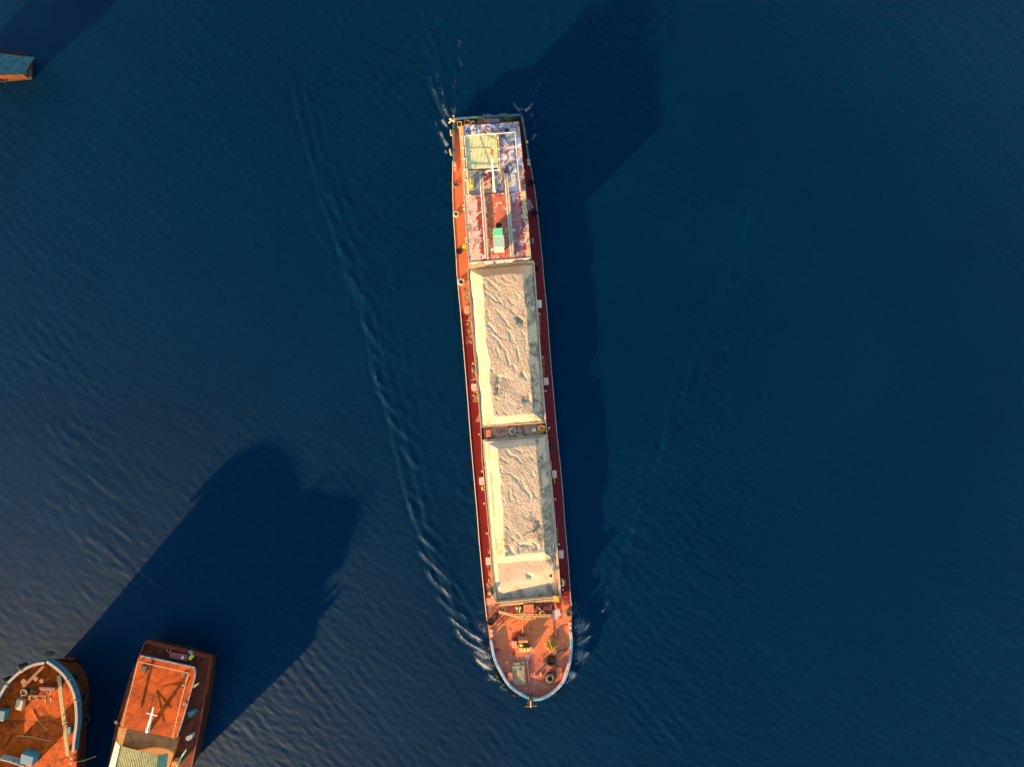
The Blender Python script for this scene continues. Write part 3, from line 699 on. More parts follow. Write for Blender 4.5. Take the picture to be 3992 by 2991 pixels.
# --- ropes
def coil(view, cx, cy, rpx, z, turns, label, name='rope_coil', mat='rope', sq=1.0, loops=(), tr=.05):
    c = W(view, cx, cy, z); R_ = (W(view, cx+rpx, cy, z)-c).length
    mb = MB(); 
    for lay in range(2):
        pts = []
        for k in range(turns*18):
            a = 2*math.pi*k/18; f = k/(turns*18); r_ = R_*(1-.72*f) * (1+.05*math.sin(a*.37+lay))
            pts.append((c.x + r_*math.cos(a+lay) + .05*math.sin(k*.21), c.y + r_*math.sin(a+lay)*sq + .05*math.cos(k*.17), z-.12+.05*lay+.1*f+.03*math.sin(k*.5)))
        mb.tube(pts, tr, 6)
    for lp in loops: mb.tube(smooth_line([W(view, x, y, z+.12) for x, y in lp], 5), tr, 6)
    o = mb.build(name, M[mat], None, origin=(c.x,c.y,z-.2)); tag(o, label, 'rope', 'ropes on the barge'); return o
coil('B2',1412,1000,105,ZD+.25,5,'large coil of yellow rope on the foredeck behind the two big tyres',sq=1.1,
     loops=([(1300,960),(1380,900),(1400,960),(1330,1030),(1400,1060)],[(1390,905),(1410,980),(1450,1060),(1500,1110),(1512,1145),(1490,1158),(1460,1130),(1430,1040),(1400,1000)],[(1320,1010),(1420,1100),(1500,1080)]))
coil('A4',1465,1430,60,1.35,4,'tangle of yellow rope hanging over the right end of the strip between the holds',
     loops=([(1410,1380),(1470,1480),(1540,1450),(1575,1465)],[(1420,1500),(1480,1440),(1520,1390),(1440,1370)],[(1400,1490),(1440,1510),(1470,1470)]),tr=.04)
mb = MB()
for k in range(8):
    x = 1468+k*10.5; mb.tube(smooth_line([W('B2',x,165+4*math.sin(k),1.1), W('B2',x+4,110-6*math.sin(k*2),1.65), W('B2',x+10,150,1.72), W('B2',x+14+3*math.sin(k),215,1.05)],4), .026, 6)
mb.tube(smooth_line(WL('B2',[(1430,205),(1480,220),(1530,215),(1580,225)],1.1),4), .05, 6)
tag(mb.build('rope_hank', M['rope'], None, origin=W('B2',1510,160,1.3)), 'hank of yellow rope draped over the bow-right corner of the coaming', 'rope', 'ropes on the barge')
mb = MB(); mb.tube(smooth_line(WL('B1',[(940,430),(1000,395),(1060,365),(1115,345)],2.05),4), .03, 6); mb.ball(tuple(W('B1',1128,343,2.05)), .14, seg=10)
tag(mb.build('sounding_line', M['plank'], None, origin=W('B1',1030,390,1.9)), 'thin dark line with a knob lying on the forward sand heap', 'line')
mb = MB(); mb.tube(smooth_line(WL('B1',[(1340,1110),(1350,1160),(1395,1150),(1385,1105),(1345,1115),(1400,1120),(1420,1070)],1.55),4), .03, 6)
tag(mb.build('wire_loop', M['rope'], None, origin=W('B1',1370,1120,1.5)), 'small loose loop of cord beside the dark pit at the front of the sand', 'cord')
p = W('B1',1450,1090,1.6); mb = MB(); mb.cyl((p.x,p.y),.16,1.35,1.62,14,.2)
tag(mb.build('bucket', M['dark'], None, origin=(p.x,p.y,1.35)), 'small dark bucket on the low forward part of the sand', 'bucket')

# --- ladder, timbers, poles in front of the forward hold
a0, a1 = W('B2',775,445,1.35), W('B2',1425,458,1.35); b0, b1 = W('B2',775,482,1.35), W('B2',1412,492,1.35)
lad = thing('wooden_ladder','yellow wooden ladder lying across the deck in front of the forward coaming','ladder',Vector((a0.lerp(b1,.5).x, a0.lerp(b1,.5).y, 1.2)))
MB().tube([a0,a1],.065,6).build('side_rail',M['bamboo'],lad); MB().tube([b0,b1],.065,6).build('side_rail',M['bamboo'],lad)
for k in range(8):
    s_ = .14+k*.118; MB().tube([a0.lerp(a1,s_), b0.lerp(b1,s_-.02)],.055,6).build('rung',M['bamboo'],lad)
for k,(x0,y0,x1,y1,lb) in enumerate(((492,388,850,470,'upper bamboo pole left of the ladder, nearest the red patch'),(488,405,850,488,'middle bamboo pole left of the ladder'),(490,420,850,500,'lower bamboo pole left of the ladder'),(770,500,1085,520,'bamboo pole below the ladder, upper of two'),(860,505,1075,545,'bamboo pole below the ladder, lower of two'),
        (505,262,1480,180,'long pole along the forward coaming, nearest the sand'),(510,280,1470,196,'long pole along the forward coaming, middle of three'),(470,292,960,250,'pole along the forward coaming, farthest from the sand'))):
    z = ZD+.7 if k < 5 else ZC-.1
    tag(MB().tube([W('B2',x0,y0,z), W('B2',(x0+x1)/2,(y0+y1)/2+2,z+.02), W('B2',x1,y1,z)],[.075,.07,.06],8).build('bamboo_pole', M['bamboo'], None, origin=W('B2',x0,y0,z-.1)), lb, 'pole', 'bamboo poles in front of the forward hold')
for a in ((480,300),(480,400),(1140,400),(1125,500),(1420,300)):
    p = W('B2',*a,1.2); MB().cyl((p.x,p.y),.05,ZD+.002,1.2,8).build('stanchion', M['cream'], ship)
tag(MB().tube([W('B2',1160,280,1.0), W('B2',1128,540,ZD+.75)], .05, 8).build('bamboo_pole', M['bamboo'], None, origin=W('B2',1140,400,ZD)), 'single pole lying fore and aft right of the salmon hatch', 'pole')
# engine clutter
e = thing('deck_pump','small yellow-green engine pump left of the salmon hatch in front of the hold','pump',W('B2',850,345,ZD))
mb = MB()
for k in range(26):
    p = W('B2',random.uniform(815,895),random.uniform(295,420),ZD+.5); s_ = random.uniform(.05,.14)
    mb.prism([(p.x-s_,p.y-s_*.7),(p.x+s_,p.y-s_),(p.x+s_*.8,p.y+s_),(p.x-s_,p.y+s_)], ZD+.1, ZD+random.uniform(.3,.75))
mb.build('engine_block', M['grey'], e)
mb = MB(); p = W('B2',805,335,ZD+.4); mb.cyl((p.x,p.y),.17,ZD+.1,ZD+.45,14); mb.build('fuel_tank', M['white'], e)
mb = MB(); mb.tube([W('B2',870,310,ZD+.8), W('B2',850,420,ZD+.7)],.06,8); mb.build('exhaust', M['lime'], e)
MB().prism([p_[:2] for p_ in WL('B2',[(800,290),(900,290),(900,425),(815,425)],ZD+.1)], ZD+.002, ZD+.1).build('bed_frame', M['dark'], e)
# spare propeller
pr = thing('spare_propeller','rusty four-bladed spare propeller lying right of the salmon hatch','propeller',W('B2',1250,385,ZD))
c = W('B2',1250,385,ZD+.35); MB().cyl((c.x,c.y),.16,ZD+.002,ZD+.4,14).build('hub', M['rust'], pr)
for k,(x,y) in enumerate(((1168,315),(1320,300),(1205,440),(1310,430))):
    t_ = W('B2',x,y,ZD+.3); d_ = (t_-c); n_ = Vector((-d_.y,d_.x,0)).normalized()
    pts = [c+d_*.15+n_*.05, c+d_*.6+n_*.13, c+d_*1.0+n_*.06, c+d_*1.02-n_*.05, c+d_*.6-n_*.10, c+d_*.15-n_*.05]
    MB().prism([p_[:2] for p_ in pts], ZD+.18, ZD+.24+.01*k).build('blade', M['bamboo'] if k in (0,2) else M['rust'], pr)

# --- tyres -----------------------------------------------------------------
def tyre_mesh(R, name, mat, flat=1.0):
    w = R*.34; prof = []
    Ro, Ri = R, R*.52
    prof = [(Ri, -w*.7), (Ri*1.06, -w*.95), (Ro*.86, -w), (Ro*.97, -w*.8), (Ro, -w*.4), (Ro, w*.4), (Ro*.97, w*.8), (Ro*.86, w), (Ri*1.06, w*.95), (Ri, w*.7), (Ri*1.12, w*.5), (Ri*1.4, w*.3), (Ri*1.4, -w*.3), (Ri*1.12, -w*.5)]
    mb = MB(); mb.lathe((0,0,0), prof, 32)
    me = bpy.data.meshes.new(name); me.from_pydata(mb.v, [], mb.f); me.materials.append(mat); me.update(); return me
def tyre(view, x, y, rpx, z0, mat, label, tilt=None, group="old tyres on the barge", n=1):
    c = W(view, x, y, z0+.3); R = (W(view, x+rpx, y, z0+.3)-c).length
    me = tyre_mesh(R, 'tyre', M[mat]); o = bpy.data.objects.new('tyre', me); C.objects.link(o)
    w = R*.34
    o.location = (c.x, c.y, z0 + w + .003)
    if tilt: o.rotation_euler = tilt; o.location.z = z0 + R*abs(math.sin(max(abs(t) for t in tilt[:2])))*.96 + w*.3
    return tag(o, label, 'tyre', group)
tyre('A1',340,1400,56,ZD,'rubberdust','tyre on the port side deck edge, beside the yellow drum')
tyre('A2',345,585,55,ZD,'rubberpale','grey tyre on the port side deck, beside the pale roof edge')
tyre('A2',390,1232,52,ZD,'rubber','black tyre on the port side deck near the front corner of the red roof')
tyre('A3',256,432,64,ZD,'rubberpale','pale dusty tyre on the port deck edge beside the top of the sand')
tyre('A1',1635,1375,55,ZD,'rubber','dark tyre on the starboard deck edge beside the brown chest')
tyre('A2',1702,570,50,ZD,'rubber','dark tyre on the starboard deck edge beside the middle of the red roof')
tyre('A3',1552,205,44,ZD,'rubber','small dark tyre at the starboard corner of the aft sand hold')
tyre('B2',336,590,64,ZD,'rubber','black tyre on the port edge of the foredeck')
tyre('B2',1738,430,64,ZD,'rubberdust','brown dusty tyre on the starboard edge of the foredeck')
tyre('A4',965,1470,62,.95,'rubberpale','pale tyre in the middle of the strip between the two holds')
tyre('A2',1077,785,50,ZF,'rubber','black tyre beside the bright green box on the red cabin roof')
tyre('B3',1550,700,98,ZD,'rubber','big tyre on the foredeck just in front of the yellow rope coil')
tyre('B3',1525,1035,105,ZD,'rubber','big tyre on the foredeck at the tip of the bow, beside the right hatch')
tyre('B3',1528,1040,88,ZD+.75,'rubberdust','worn tyre stacked on the big tyre by the right hatch at the bow')
tyre('B1',425,1345,70,ZD,'rubberdust','tyre leaning on the port coaming near its front corner',tilt=(0,1.15,0))
tyre('B1',1636,1200,72,ZD,'rubberdust','tyre leaning on the starboard coaming near its front corner',tilt=(0,-.8,0))
tyre('A5',375,1115,46,ZD,'rope','small tan tyre on the port deck next to a pale hatch',tilt=(0,.9,0))
tyre('A5',1528,410,60,ZD,'rubber','black tyre leaning on the starboard coaming just ahead of the cross strip',tilt=(0,-1.2,0))
tyre('A4',292,395,40,ZD,'rubberdust','small dusty tyre wedged against the port coaming beside the aft sand heap',tilt=(0,1.0,0))
p = W('A4',965,1470,1.2); tag(MB().prism([(p.x-.16,p.y-.09),(p.x+.16,p.y-.07),(p.x+.16,p.y+.09),(p.x-.16,p.y+.07)], .952, 1.1).build('tin_box', M['white'], None, bevel=.02, origin=(p.x,p.y,.95)), 'small white tin standing inside the tyre between the holds', 'tin')
tag(MB().tube(smooth_line(WL('A4',[(1020,1525),(1080,1545),(1150,1540)],1.1),4),.09,8).build('hose', M['cream'], None, origin=W('A4',1085,1535,.95)), 'short pale hose to the right of the tyre between the holds', 'hose')
# fenders hung outside the bow bulwark
fd = [('B3',345,400,.62,(0,1.5,0),'port shoulder of the bow, first from the stern'),('B3',425,740,.6,(0,1.3,.3),'port bow, second from the stern'),('B3',505,960,.6,(.3,1.3,.5),'port bow, third from the stern'),
      ('B3',640,1150,.5,(.8,1.1,0),'port bow, fourth from the stern'),('B3',870,1375,.5,(1.25,.2,0),'port bow, close to the anchor'),
      ('B3',2005,250,.6,(0,1.4,0),'starboard shoulder of the bow'),('B3',1940,800,.5,(0,1.3,-.2),'starboard bow, below the shoulder'),('B3',1640,1330,.5,(1.2,.5,0),'starboard bow, close to the anchor')]
for v,x,y,R,rot,lb in fd:
    p = W(v,x,y,.45); me = tyre_mesh(R, 'tyre', M['rubber']); o = bpy.data.objects.new('tyre', me); C.objects.link(o)
    o.location = (p.x,p.y,.25); o.rotation_euler = rot; tag(o, 'black tyre fender hanging on the '+lb, 'tyre fender', 'tyre fenders round the bow')

# --- clutter along the walkways
for k,(v,x,y,m_,lb) in enumerate((('A2',470,440,'yellow','yellow can beside the cabin wall, nearest the stern of the red roof'),('A2',515,1010,'yellow','tall yellow can halfway along the red roof'),
        ('A2',520,1070,'white','white can beside the yellow can at the port cabin wall'),('A2',480,500,'white','white jug on the port walkway next to a yellow can'))):
    p = W(v,x,y,ZD+.3); mb = MB(); mb.cyl((p.x,p.y),.14,ZD+.002,ZD+.42,12); mb.cyl((p.x,p.y),.06,ZD+.42,ZD+.5,8)
    tag(mb.build('jerry_can', M[m_], None, origin=(p.x,p.y,ZD)), lb, 'can', 'cans along the port cabin wall')
t = thing('plant_basket','orange tub of yellow-green plants beside the front port corner of the red roof','plant basket',W('A2',490,1150,ZD),'plant baskets on the after deck')
c = W('A2',490,1155,ZD+.3); MB().cyl((c.x,c.y),.3,ZD+.002,ZD+.35,16,.36).build('tub', M['rust'], t)
mb = MB()
for k in range(160):
    a = random.random()*6.28; r_ = random.random()*.36; q = Vector((c.x+r_*math.cos(a),c.y+r_*math.sin(a),ZD+.4+random.random()*.25)); d1 = Vector((random.uniform(-1,1),random.uniform(-1,1),.4)).normalized()*.1; d2 = d1.cross(Vector((0,0,1))).normalized()*.04
    mb.add([q-d2,q+d1,q+d2,q-d1*.3],[(0,1,2,3)])
mb.build('foliage', M['lime'], t)
# spilled sand on the side decks: countless grains, one object
mb = MB()
for v, x0, y0, x1, y1, n_, s0 in (('A3',350,960,440,1500,240,.07),('A4',250,250,335,640,120,.07),('A4',285,770,365,950,110,.08),('A4',345,1180,395,1330,30,.07),('B1',350,640,440,1000,110,.08),
        ('B1',375,1000,440,1180,110,.1),('B1',350,1190,450,1420,160,.1),('A3',300,560,385,780,140,.1),('A3',1585,1000,1625,1350,150,.05),('A4',1480,200,1520,520,120,.05),('B2',330,290,600,390,160,.06),('B1',1545,250,1580,520,60,.05)):
    for k in range(int(n_*.5)):
        w_ = random.random(); p = W(v, x0+(x1-x0)*(1-random.random()**1.8 if x0 < 1000 else random.random()**1.5), y0+(y1-y0)*w_, ZD); s_ = s0*random.uniform(.5,1.6)
        mb.ball((p.x,p.y,ZD), s_, 1+random.random(), 1+random.random(), .45, seg=6)
tag(mb.build('spilled_sand', paint('spilled_sand', (.36,.19,.09), (.20,.07,.03), 3, .45, .6, .95), None), 'sand spilled in clumps on the side decks along the coaming', 'sand', None, 'stuff')
# grime patch on starboard side deck, repainted pale patches
plate('deck_patch','A2',[(1560,310),(1620,350),(1680,470),(1585,555)], ZD+.004, M['purple'], ship, .012)
plate('deck_patch','A2',[(1645,1010),(1685,1010),(1688,1085),(1650,1110)], ZD+.004, M['purple'], ship, .012)
plate('deck_patch','B2',[(255,160),(400,140),(420,280),(262,285)], ZD+.004, M['salmon'], ship, .012)
plate('deck_patch','B2',[(1445,385),(1560,335),(1600,460),(1460,570)], ZD+.004, M['pinkwhite'], ship, .010)
plate('deck_patch','B2',[(490,300),(820,310),(840,420),(620,400)], ZD+.004, M['darkred'], ship, .012)
plate('deck_patch','B2',[(1170,265),(1410,250),(1425,440),(1180,440)], ZD+.004, M['darkred'], ship, .012)

# ------------------------------------------------------------------ sand heaps
def vnoise(X, Y, sc, seed):
    r = np.random.default_rng(seed); G = r.random((256,256))
    x = X*sc+100.3; y = Y*sc+71.7; xi = np.floor(x).astype(int); yi = np.floor(y).astype(int)
    fx = x-xi; fy = y-yi; fx = fx*fx*(3-2*fx); fy = fy*fy*(3-2*fy)
    g = lambda a,b: G[a % 256, b % 256]
    return (g(xi,yi)*(1-fx)+g(xi+1,yi)*fx)*(1-fy)+(g(xi,yi+1)*(1-fx)+g(xi+1,yi+1)*fx)*fy - .5
def fbm(X, Y, sc, seed, o=4, g=.5):
    s_ = 0; a = 1
    for i in range(o): s_ = s_ + a*vnoise(X, Y, sc*2**i, seed+i); a *= g
    return s_
def ss(a, b, x): t_ = np.clip((x-a)/(b-a), 0, 1); return t_*t_*(3-2*t_)
def gauss(X, Y, p, r): return np.exp(-((X-p.x)**2+(Y-p.y)**2)/(r*r))
def seg_dist(pts, X, Y):
    best = np.full(X.shape, 1e9); sg = np.zeros_like(X); tt = np.zeros_like(X); L = [0]
    for i in range(len(pts)-1): L.append(L[-1]+(pts[i+1]-pts[i]).length)
    for i in range(len(pts)-1):
        a, b = pts[i], pts[i+1]; dx_, dy_ = b.x-a.x, b.y-a.y; l2 = dx_*dx_+dy_*dy_+1e-9
        t_ = np.clip(((X-a.x)*dx_+(Y-a.y)*dy_)/l2, 0, 1); px, py = a.x+t_*dx_-X, a.y+t_*dy_-Y
        d_ = np.hypot(px, py); m_ = d_ < best
        s_ = np.sign(px*dy_-py*dx_)
        best = np.where(m_, d_, best); sg = np.where(m_, s_, sg); tt = np.where(m_, (L[i]+t_*math.sqrt(l2))/L[-1], tt)
    return best, sg, tt
def heap(name, Q, marg, label, seed, fwd_low=None, damp=(), pits=(), furrows=()):
    """Q: aft-left, aft-right, fwd-right, fwd-left inner coaming corners; marg: slope widths (left,right,aft,fwd) m"""
    wdt = (Q[1]-Q[0]).length; ln = (Q[3]-Q[0]).length; dx = .075
    nu, nv = int(wdt/dx), int(ln/dx)
    u = np.linspace(.004,.996,nu)[None,:]; v = np.linspace(.002,.998,nv)[:,None]
    def bl_(k): return (Q[0][k]*(1-u)+Q[1][k]*u)*(1-v)+(Q[3][k]*(1-u)+Q[2][k]*u)*v
    X, Y = bl_(0), bl_(1); s_ = u*wdt + 0*v; t_ = v*ln + 0*u
    wob = fbm(X, Y, .45, seed, 3)*.35
    ml, mr, ma, mf = marg; rise = .80
    top = ln-mf if fwd_low is None else ln-fwd_low-mf
    edge = np.minimum(np.minimum((s_+wob)/ml, (wdt-s_+wob)/mr), np.minimum((t_+wob)/ma, (top+mf-t_+wob*.6)/mf))
    pl = np.clip(edge, 0, 1); pl = np.where(pl > .88, .88+.12*np.tanh((pl-.88)/.12)*1.0, pl)
    if fwd_low is not None:
        low = np.clip(np.minimum(np.minimum(s_/.5, (wdt-s_)/.5), (ln-t_)/.9), 0, 1)*.22
        low = low + .14*np.clip((s_/wdt)*-1+1-(t_-(ln-fwd_low))/fwd_low*.9, 0, 1)
        pl = np.maximum(pl, low)
    flat = ss(.80, 1.0, pl)
    # furrows left by the loading chute
    gro = np.zeros_like(Z0 := X*0.0)
    Xw = X + fbm(X, Y, 1.1, seed+60, 3)*.35; Yw = Y + fbm(X, Y, 1.1, seed+70, 3)*.35
    for fv, fp in furrows:
        P_ = smooth_line([W(fv, a_, b_, 1.95) for a_, b_ in fp], 3)
        dd_, _, tt_ = seg_dist(P_, Xw, Yw); w_ = .10 + .10*np.clip(np.sin(tt_*3.14159), 0, 1)
        gro = np.minimum(gro, -(.040+.035*vnoise(X, Y, .8, seed+80))*np.clip(np.sin(np.clip(tt_,.02,.98)*3.14159)*2.2, 0, 1)*np.exp(-(dd_/w_)**2) + .012*np.exp(-((dd_-.4)/.2)**2))
    gro = gro + fbm(X*.8+Y*.5, Y*.35-X*.2, 1.3, seed+5, 3, .5)*.018
    Z = ZC-.12 + rise*pl + flat*gro + fbm(X, Y, .3, seed+9, 2)*.06*flat
    Z += fbm(X, Y, 1.9, seed+20, 3, .7)*.013*(.25+.75*flat) + (rng.random(Z.shape)-.5)*.038*(.35+.8*flat)
    if fwd_low is not None: Z -= .50*ss(.25,.95,(t_-(ln-fwd_low))/fwd_low+(s_/wdt-.5)*.45)*(t_ > ln-fwd_low*1.05)
    D = np.zeros_like(Z)
    for p, r in pits:
        wx = fbm(X, Y, .9, 777, 3)*.9; wy = fbm(X, Y, .9, 888, 3)*.9; g_ = gauss(X+wx, Y+wy, p, r); Z -= .16*g_
    wx = fbm(X, Y, .7, 55, 3)*1.2; wy = fbm(X, Y, .7, 66, 3)*1.2
    for p, r in damp: D += gauss(X+wx, Y+wy, p, r*.9)*1.0
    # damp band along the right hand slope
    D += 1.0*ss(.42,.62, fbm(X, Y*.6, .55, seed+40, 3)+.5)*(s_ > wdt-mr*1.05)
    V = np.stack([X, Y, Z], -1).reshape(-1,3)
    o0 = np.array([Q[0].x, Q[0].y, ZC-.12]); V = V-o0
    idx = np.arange(nu*nv).reshape(nv,nu)
    F = np.stack([idx[:-1,:-1], idx[1:,:-1], idx[1:,1:], idx[:-1,1:]], -1).reshape(-1,4)
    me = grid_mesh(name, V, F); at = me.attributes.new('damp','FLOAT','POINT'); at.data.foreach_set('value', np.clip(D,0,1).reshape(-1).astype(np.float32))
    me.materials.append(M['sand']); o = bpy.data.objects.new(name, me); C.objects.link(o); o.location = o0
    tag(o, label, 'sand heap', 'sand heaps in the barge holds')
def grid_mesh(name, V, F, smooth=False):
    me = bpy.data.meshes.new(name); me.vertices.add(len(V)); me.vertices.foreach_set('co', V.astype(np.float32).ravel())
    me.loops.add(F.size); me.loops.foreach_set('vertex_index', F.ravel().astype(np.int32))
    me.polygons.add(len(F)); me.polygons.foreach_set('loop_start', (np.arange(len(F))*F.shape[1]).astype(np.int32))
    me.polygons.foreach_set('loop_total', np.full(len(F), F.shape[1], np.int32))
    if smooth: me.polygons.foreach_set('use_smooth', np.ones(len(F), bool))
    me.update(calc_edges=True); me.validate(); return me
z2 = 1.9
F1 = [('A3',p_) for p_ in ([(690,400),(860,530),(950,650)],[(650,620),(760,720),(900,790)],[(740,870),(900,960),(1030,1120),(1110,1250)],[(1060,700),(1130,790),(1200,880)],[(1160,580),(1240,660),(1270,740)],
      [(700,1100),(760,1230),(880,1350),(1010,1440)],[(1030,1250),(1110,1400),(1230,1560)],[(820,330),(900,420),(1050,520)],[(700,900),(740,1100)],[(1280,1250),(1350,1400),(1390,1640)],[(770,1330),(900,1500),(980,1640)],
      [(620,420),(700,560)],[(1150,330),(1230,420)],[(960,330),(1080,440)],[(1090,900),(1180,1000)],[(860,700),(980,830)])] + \
     [('A4',p_) for p_ in ([(800,20),(870,150),(880,350)],[(1060,0),(1060,150),(1090,300)],[(590,360),(630,440)],[(1140,420),(1160,560)],[(640,880),(760,930)],[(650,1100),(740,1180)],[(820,1130),(900,1190)],[(690,30),(740,200)],[(820,820),(840,940)],[(1120,1000),(1040,1070)],[(960,300),(1000,480)],[(900,950),(1000,1020)])]
F2 = [('A5',p_) for p_ in ([(740,440),(840,560),(960,640),(1090,700)],[(630,590),(760,660),(800,730)],[(730,820),(860,900),(980,1000),(1080,1130),(1160,1250),(1140,1420)],[(1020,950),(1120,1150)],[(820,1150),(850,1270),(870,1360)],
      [(1210,820),(1250,930)],[(690,1020),(740,1120)],[(640,750),(700,860)],[(900,440),(1040,520)],[(1130,560),(1240,640)],[(920,1250),(960,1400)],[(1230,1180),(1300,1320)],[(690,1250),(720,1400)])] + \
     [('B1',p_) for p_ in ([(650,220),(740,310)],[(850,360),(930,450)],[(980,60),(1060,110)],[(760,400),(830,490)],[(1110,480),(1200,580)],[(860,520),(980,590)],[(680,640),(790,680)],[(560,950),(620,1150)],[(900,960),(1000,1060)],[(1180,900),(1260,1000)])]
heap('sand_heap', h1, (1.75,1.45,1.25,1.2), 'pale sand heap filling the hold directly in front of the red cabin roof', 3, furrows=F1,
     damp=[(W('A3',1300,1090,z2),1.0),(W('A4',720,660,z2),1.15),(W('A4',1180,960,z2),1.1),(W('A4',1220,420,z2),.7),(W('A4',1350,1240,z2),1.2),(W('A4',560,1270,z2),.6)],
     pits=[(W('A3',1270,1120,z2),.45),(W('A4',720,570,z2),.5),(W('A4',1215,880,z2),.5),(W('A4',1160,470,z2),.35),(W('A4',720,760,z2),.4)])
heap('sand_heap', h2, (1.85,1.35,1.1,1.5), 'pale sand heap filling the forward hold, stepping down to a low front part', 33, fwd_low=4.8, furrows=F2,
     damp=[(W('B1',1240,220,z2),1.4),(W('B1',1290,440,z2),.8),(W('B1',640,450,z2),1.1),(W('B1',620,640,z2),.8),(W('B1',700,1460,1.3),.8),(W('B1',950,1450,1.3),.8),(W('B1',1250,1420,1.3),.8),(W('B1',1450,1360,1.3),.5)],
     pits=[(W('B1',1190,150,z2),.4),(W('B1',1070,1140,1.5),.42),(W('B1',760,650,z2),.5),(W('B1',990,570,z2),.5),(W('B1',1190,600,z2),.4)])
# solid floor of sand below so nothing is hollow
# ------------------------------------------------------------------ MOORED BARGE BOW, lower left
z1 = 5.9; zd = 5.0
b1 = thing('moored_barge','high orange-decked bow of a moored barge with pale rail, in the lower left corner','barge',W('B4',500,1600,0))
railR = [(590,330),(690,400),(800,500),(890,640),(945,800),(965,1000),(960,1150),(940,1300),(925,1440),(918,1600),(905,2000),(890,3000)]
railL = [(560,345),(420,375),(270,450),(150,550),(70,640),(10,740),(-60,860),(-110,1000),(-150,1200),(-180,1500),(-200,2000),(-200,3000)]
RL = smooth_line(WL('B4', railR, z1), 4); LL = smooth_line(WL('B4', railL, z1), 4)
top = [(p.x, p.y) for p in RL] + [(p.x, p.y) for p in reversed(LL)]
cx = sum(t_[0] for t_ in top)/len(top)
def hull_flare(top, z0, z1_, inward, zm, mats, name, parent):
    n = len(top); P = [Vector(t_) for t_ in top]
    area = sum(P[i].x*P[(i+1)%n].y-P[(i+1)%n].x*P[i].y for i in range(n)); 
    if area < 0: P = P[::-1]
    def off(d):
        out = []
        for i in range(n):
            a, b = P[i-1], P[(i+1)%n]; t_ = (b-a).normalized(); out.append(P[i]+Vector((-t_.y, t_.x))*d)
        return out
    rings = [(off(inward), z0), (off(inward*.78), z0+(zm-z0)*.45), (off(inward*.18), zm), (off(0), z1_)]
    V = []; 
    for r_, z in rings: V += [(p.x, p.y, z) for p in r_]
    F = []
    for k in range(3):
        for i in range(n): F.append((k*n+i, k*n+(i+1)%n, (k+1)*n+(i+1)%n, (k+1)*n+i))
    F.append(tuple(3*n+i for i in range(n)))
    return link(name, V, F, mats, parent), rings
hb, _ = hull_flare(top, -.5, zd-.02, 2.0, 4.0, [paint('rusty_barge_hull', (.09,.022,.006), (.035,.010,.004), 1.5, .45,.65,.75,spec=.12)], 'hull', b1)
mdk = nodes('bow_deck_rust')
def dk(name, stops, sc=.8):
    m, nt, b = nodes(name)
    col = ramp(nt, noise(nt, sc, 6, .62, 1.0), stops)
    sp = ramp(nt, noise(nt, sc*1.6, 6, .7, 1.2), [(.50,(0,0,0)),(.58,(1,1,1))])
    col = mixc(nt, mathn(nt,'MULTIPLY',sp,.62), col, tuple(x*.35 for x in stops[0][1]))
    return finish(m, nt, b, col, .75, .3, 5, .03, grain=.4, spec=.12)
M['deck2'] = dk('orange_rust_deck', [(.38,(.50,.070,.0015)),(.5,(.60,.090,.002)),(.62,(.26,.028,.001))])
M['roof2'] = dk('orange_rust_roof', [(.35,(.56,.088,.004)),(.5,(.46,.066,.004)),(.65,(.30,.036,.003))], .4)
c_ = center([Vector((t_[0],t_[1],0)) for t_ in top])
dt = [((t_[0]-c_.x)*.992+c_.x, (t_[1]-c_.y)*.996+c_.y) for t_ in top]
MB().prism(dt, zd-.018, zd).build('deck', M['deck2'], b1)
for line, nm in ((RL, 0), (LL, 1)):
    sg = -1 if nm == 0 else 1
    a_, b_ = strip_poly(line[:44], .0, .02)
    n = min(44, len(line)); ln_ = line[:34] if nm == 0 else line[:44]
    body = MB(); wall(body, ln_, .14, zd-.15, z1-.02); bb = body.build('bulwark', M['blue'], b1)
    capr = MB(); wall(capr, ln_, .34, z1-.018, z1+.03); capr.build('bulwark_cap', paint('pale_rail_paint', (.34,.26,.20), (.24,.16,.12), 2, .5,.65), bb)
# lashings on the rail
for x,y,dx_,dy_ in ((255,440,35,25),(75,635,28,18),(850,580,45,-25),(950,835,45,-15)):
    MB().tube([W('B4',x-20,y-8,z1+.06), W('B4',x+dx_*.4,y+dy_*.4,z1+.08), W('B4',x+dx_,y+dy_,z1-.2)], .045, 6).build('lashing', M['cream'], b1)
# bow gear
MB().tube([W('B4',560,380,5.40), W('B4',300,640,5.50)], .22, 10).build('anchor_windlass', M['rust'], b1)
for x,y,r_ in ((515,580,.28),(440,550,.3),(420,495,.08),(488,428,.08),(290,590,.36)):
    p = W('B4',x,y,5.70); MB().cyl((p.x,p.y), r_, zd+.002, 5.60, 16).build('bollard', M['rust'], b1)
drm = MB(); p = W('B4',295,725,5.80); drm.cyl((p.x,p.y),.40,zd+.002,5.70,20); drm.build('chain_barrel', M['dark'], b1)
mb = MB(); mb.lathe((p.x,p.y,5.72), [(.36,-.03),(.42,-.03),(.42,.03),(.36,.03)], 20); mb.build('barrel_rim', M['bamboo'], b1)
p = W('B4',258,775,5.50); MB().ball((p.x,p.y,5.30),.2,seg=12).build('float', M['grey'], b1)
mb = MB()
for k in range(34):
    a = (random.uniform(350,660), random.uniform(640,800)); b = (a[0]+random.uniform(-50,50), a[1]+random.uniform(-45,60))
    mb.tube([W('B4',*a,5.20+random.random()*.5), W('B4',*b,5.20+random.random()*.6)], random.uniform(.04,.10), 6)
mb.build('windlass_gear', M['dark'], b1)
mb = MB()
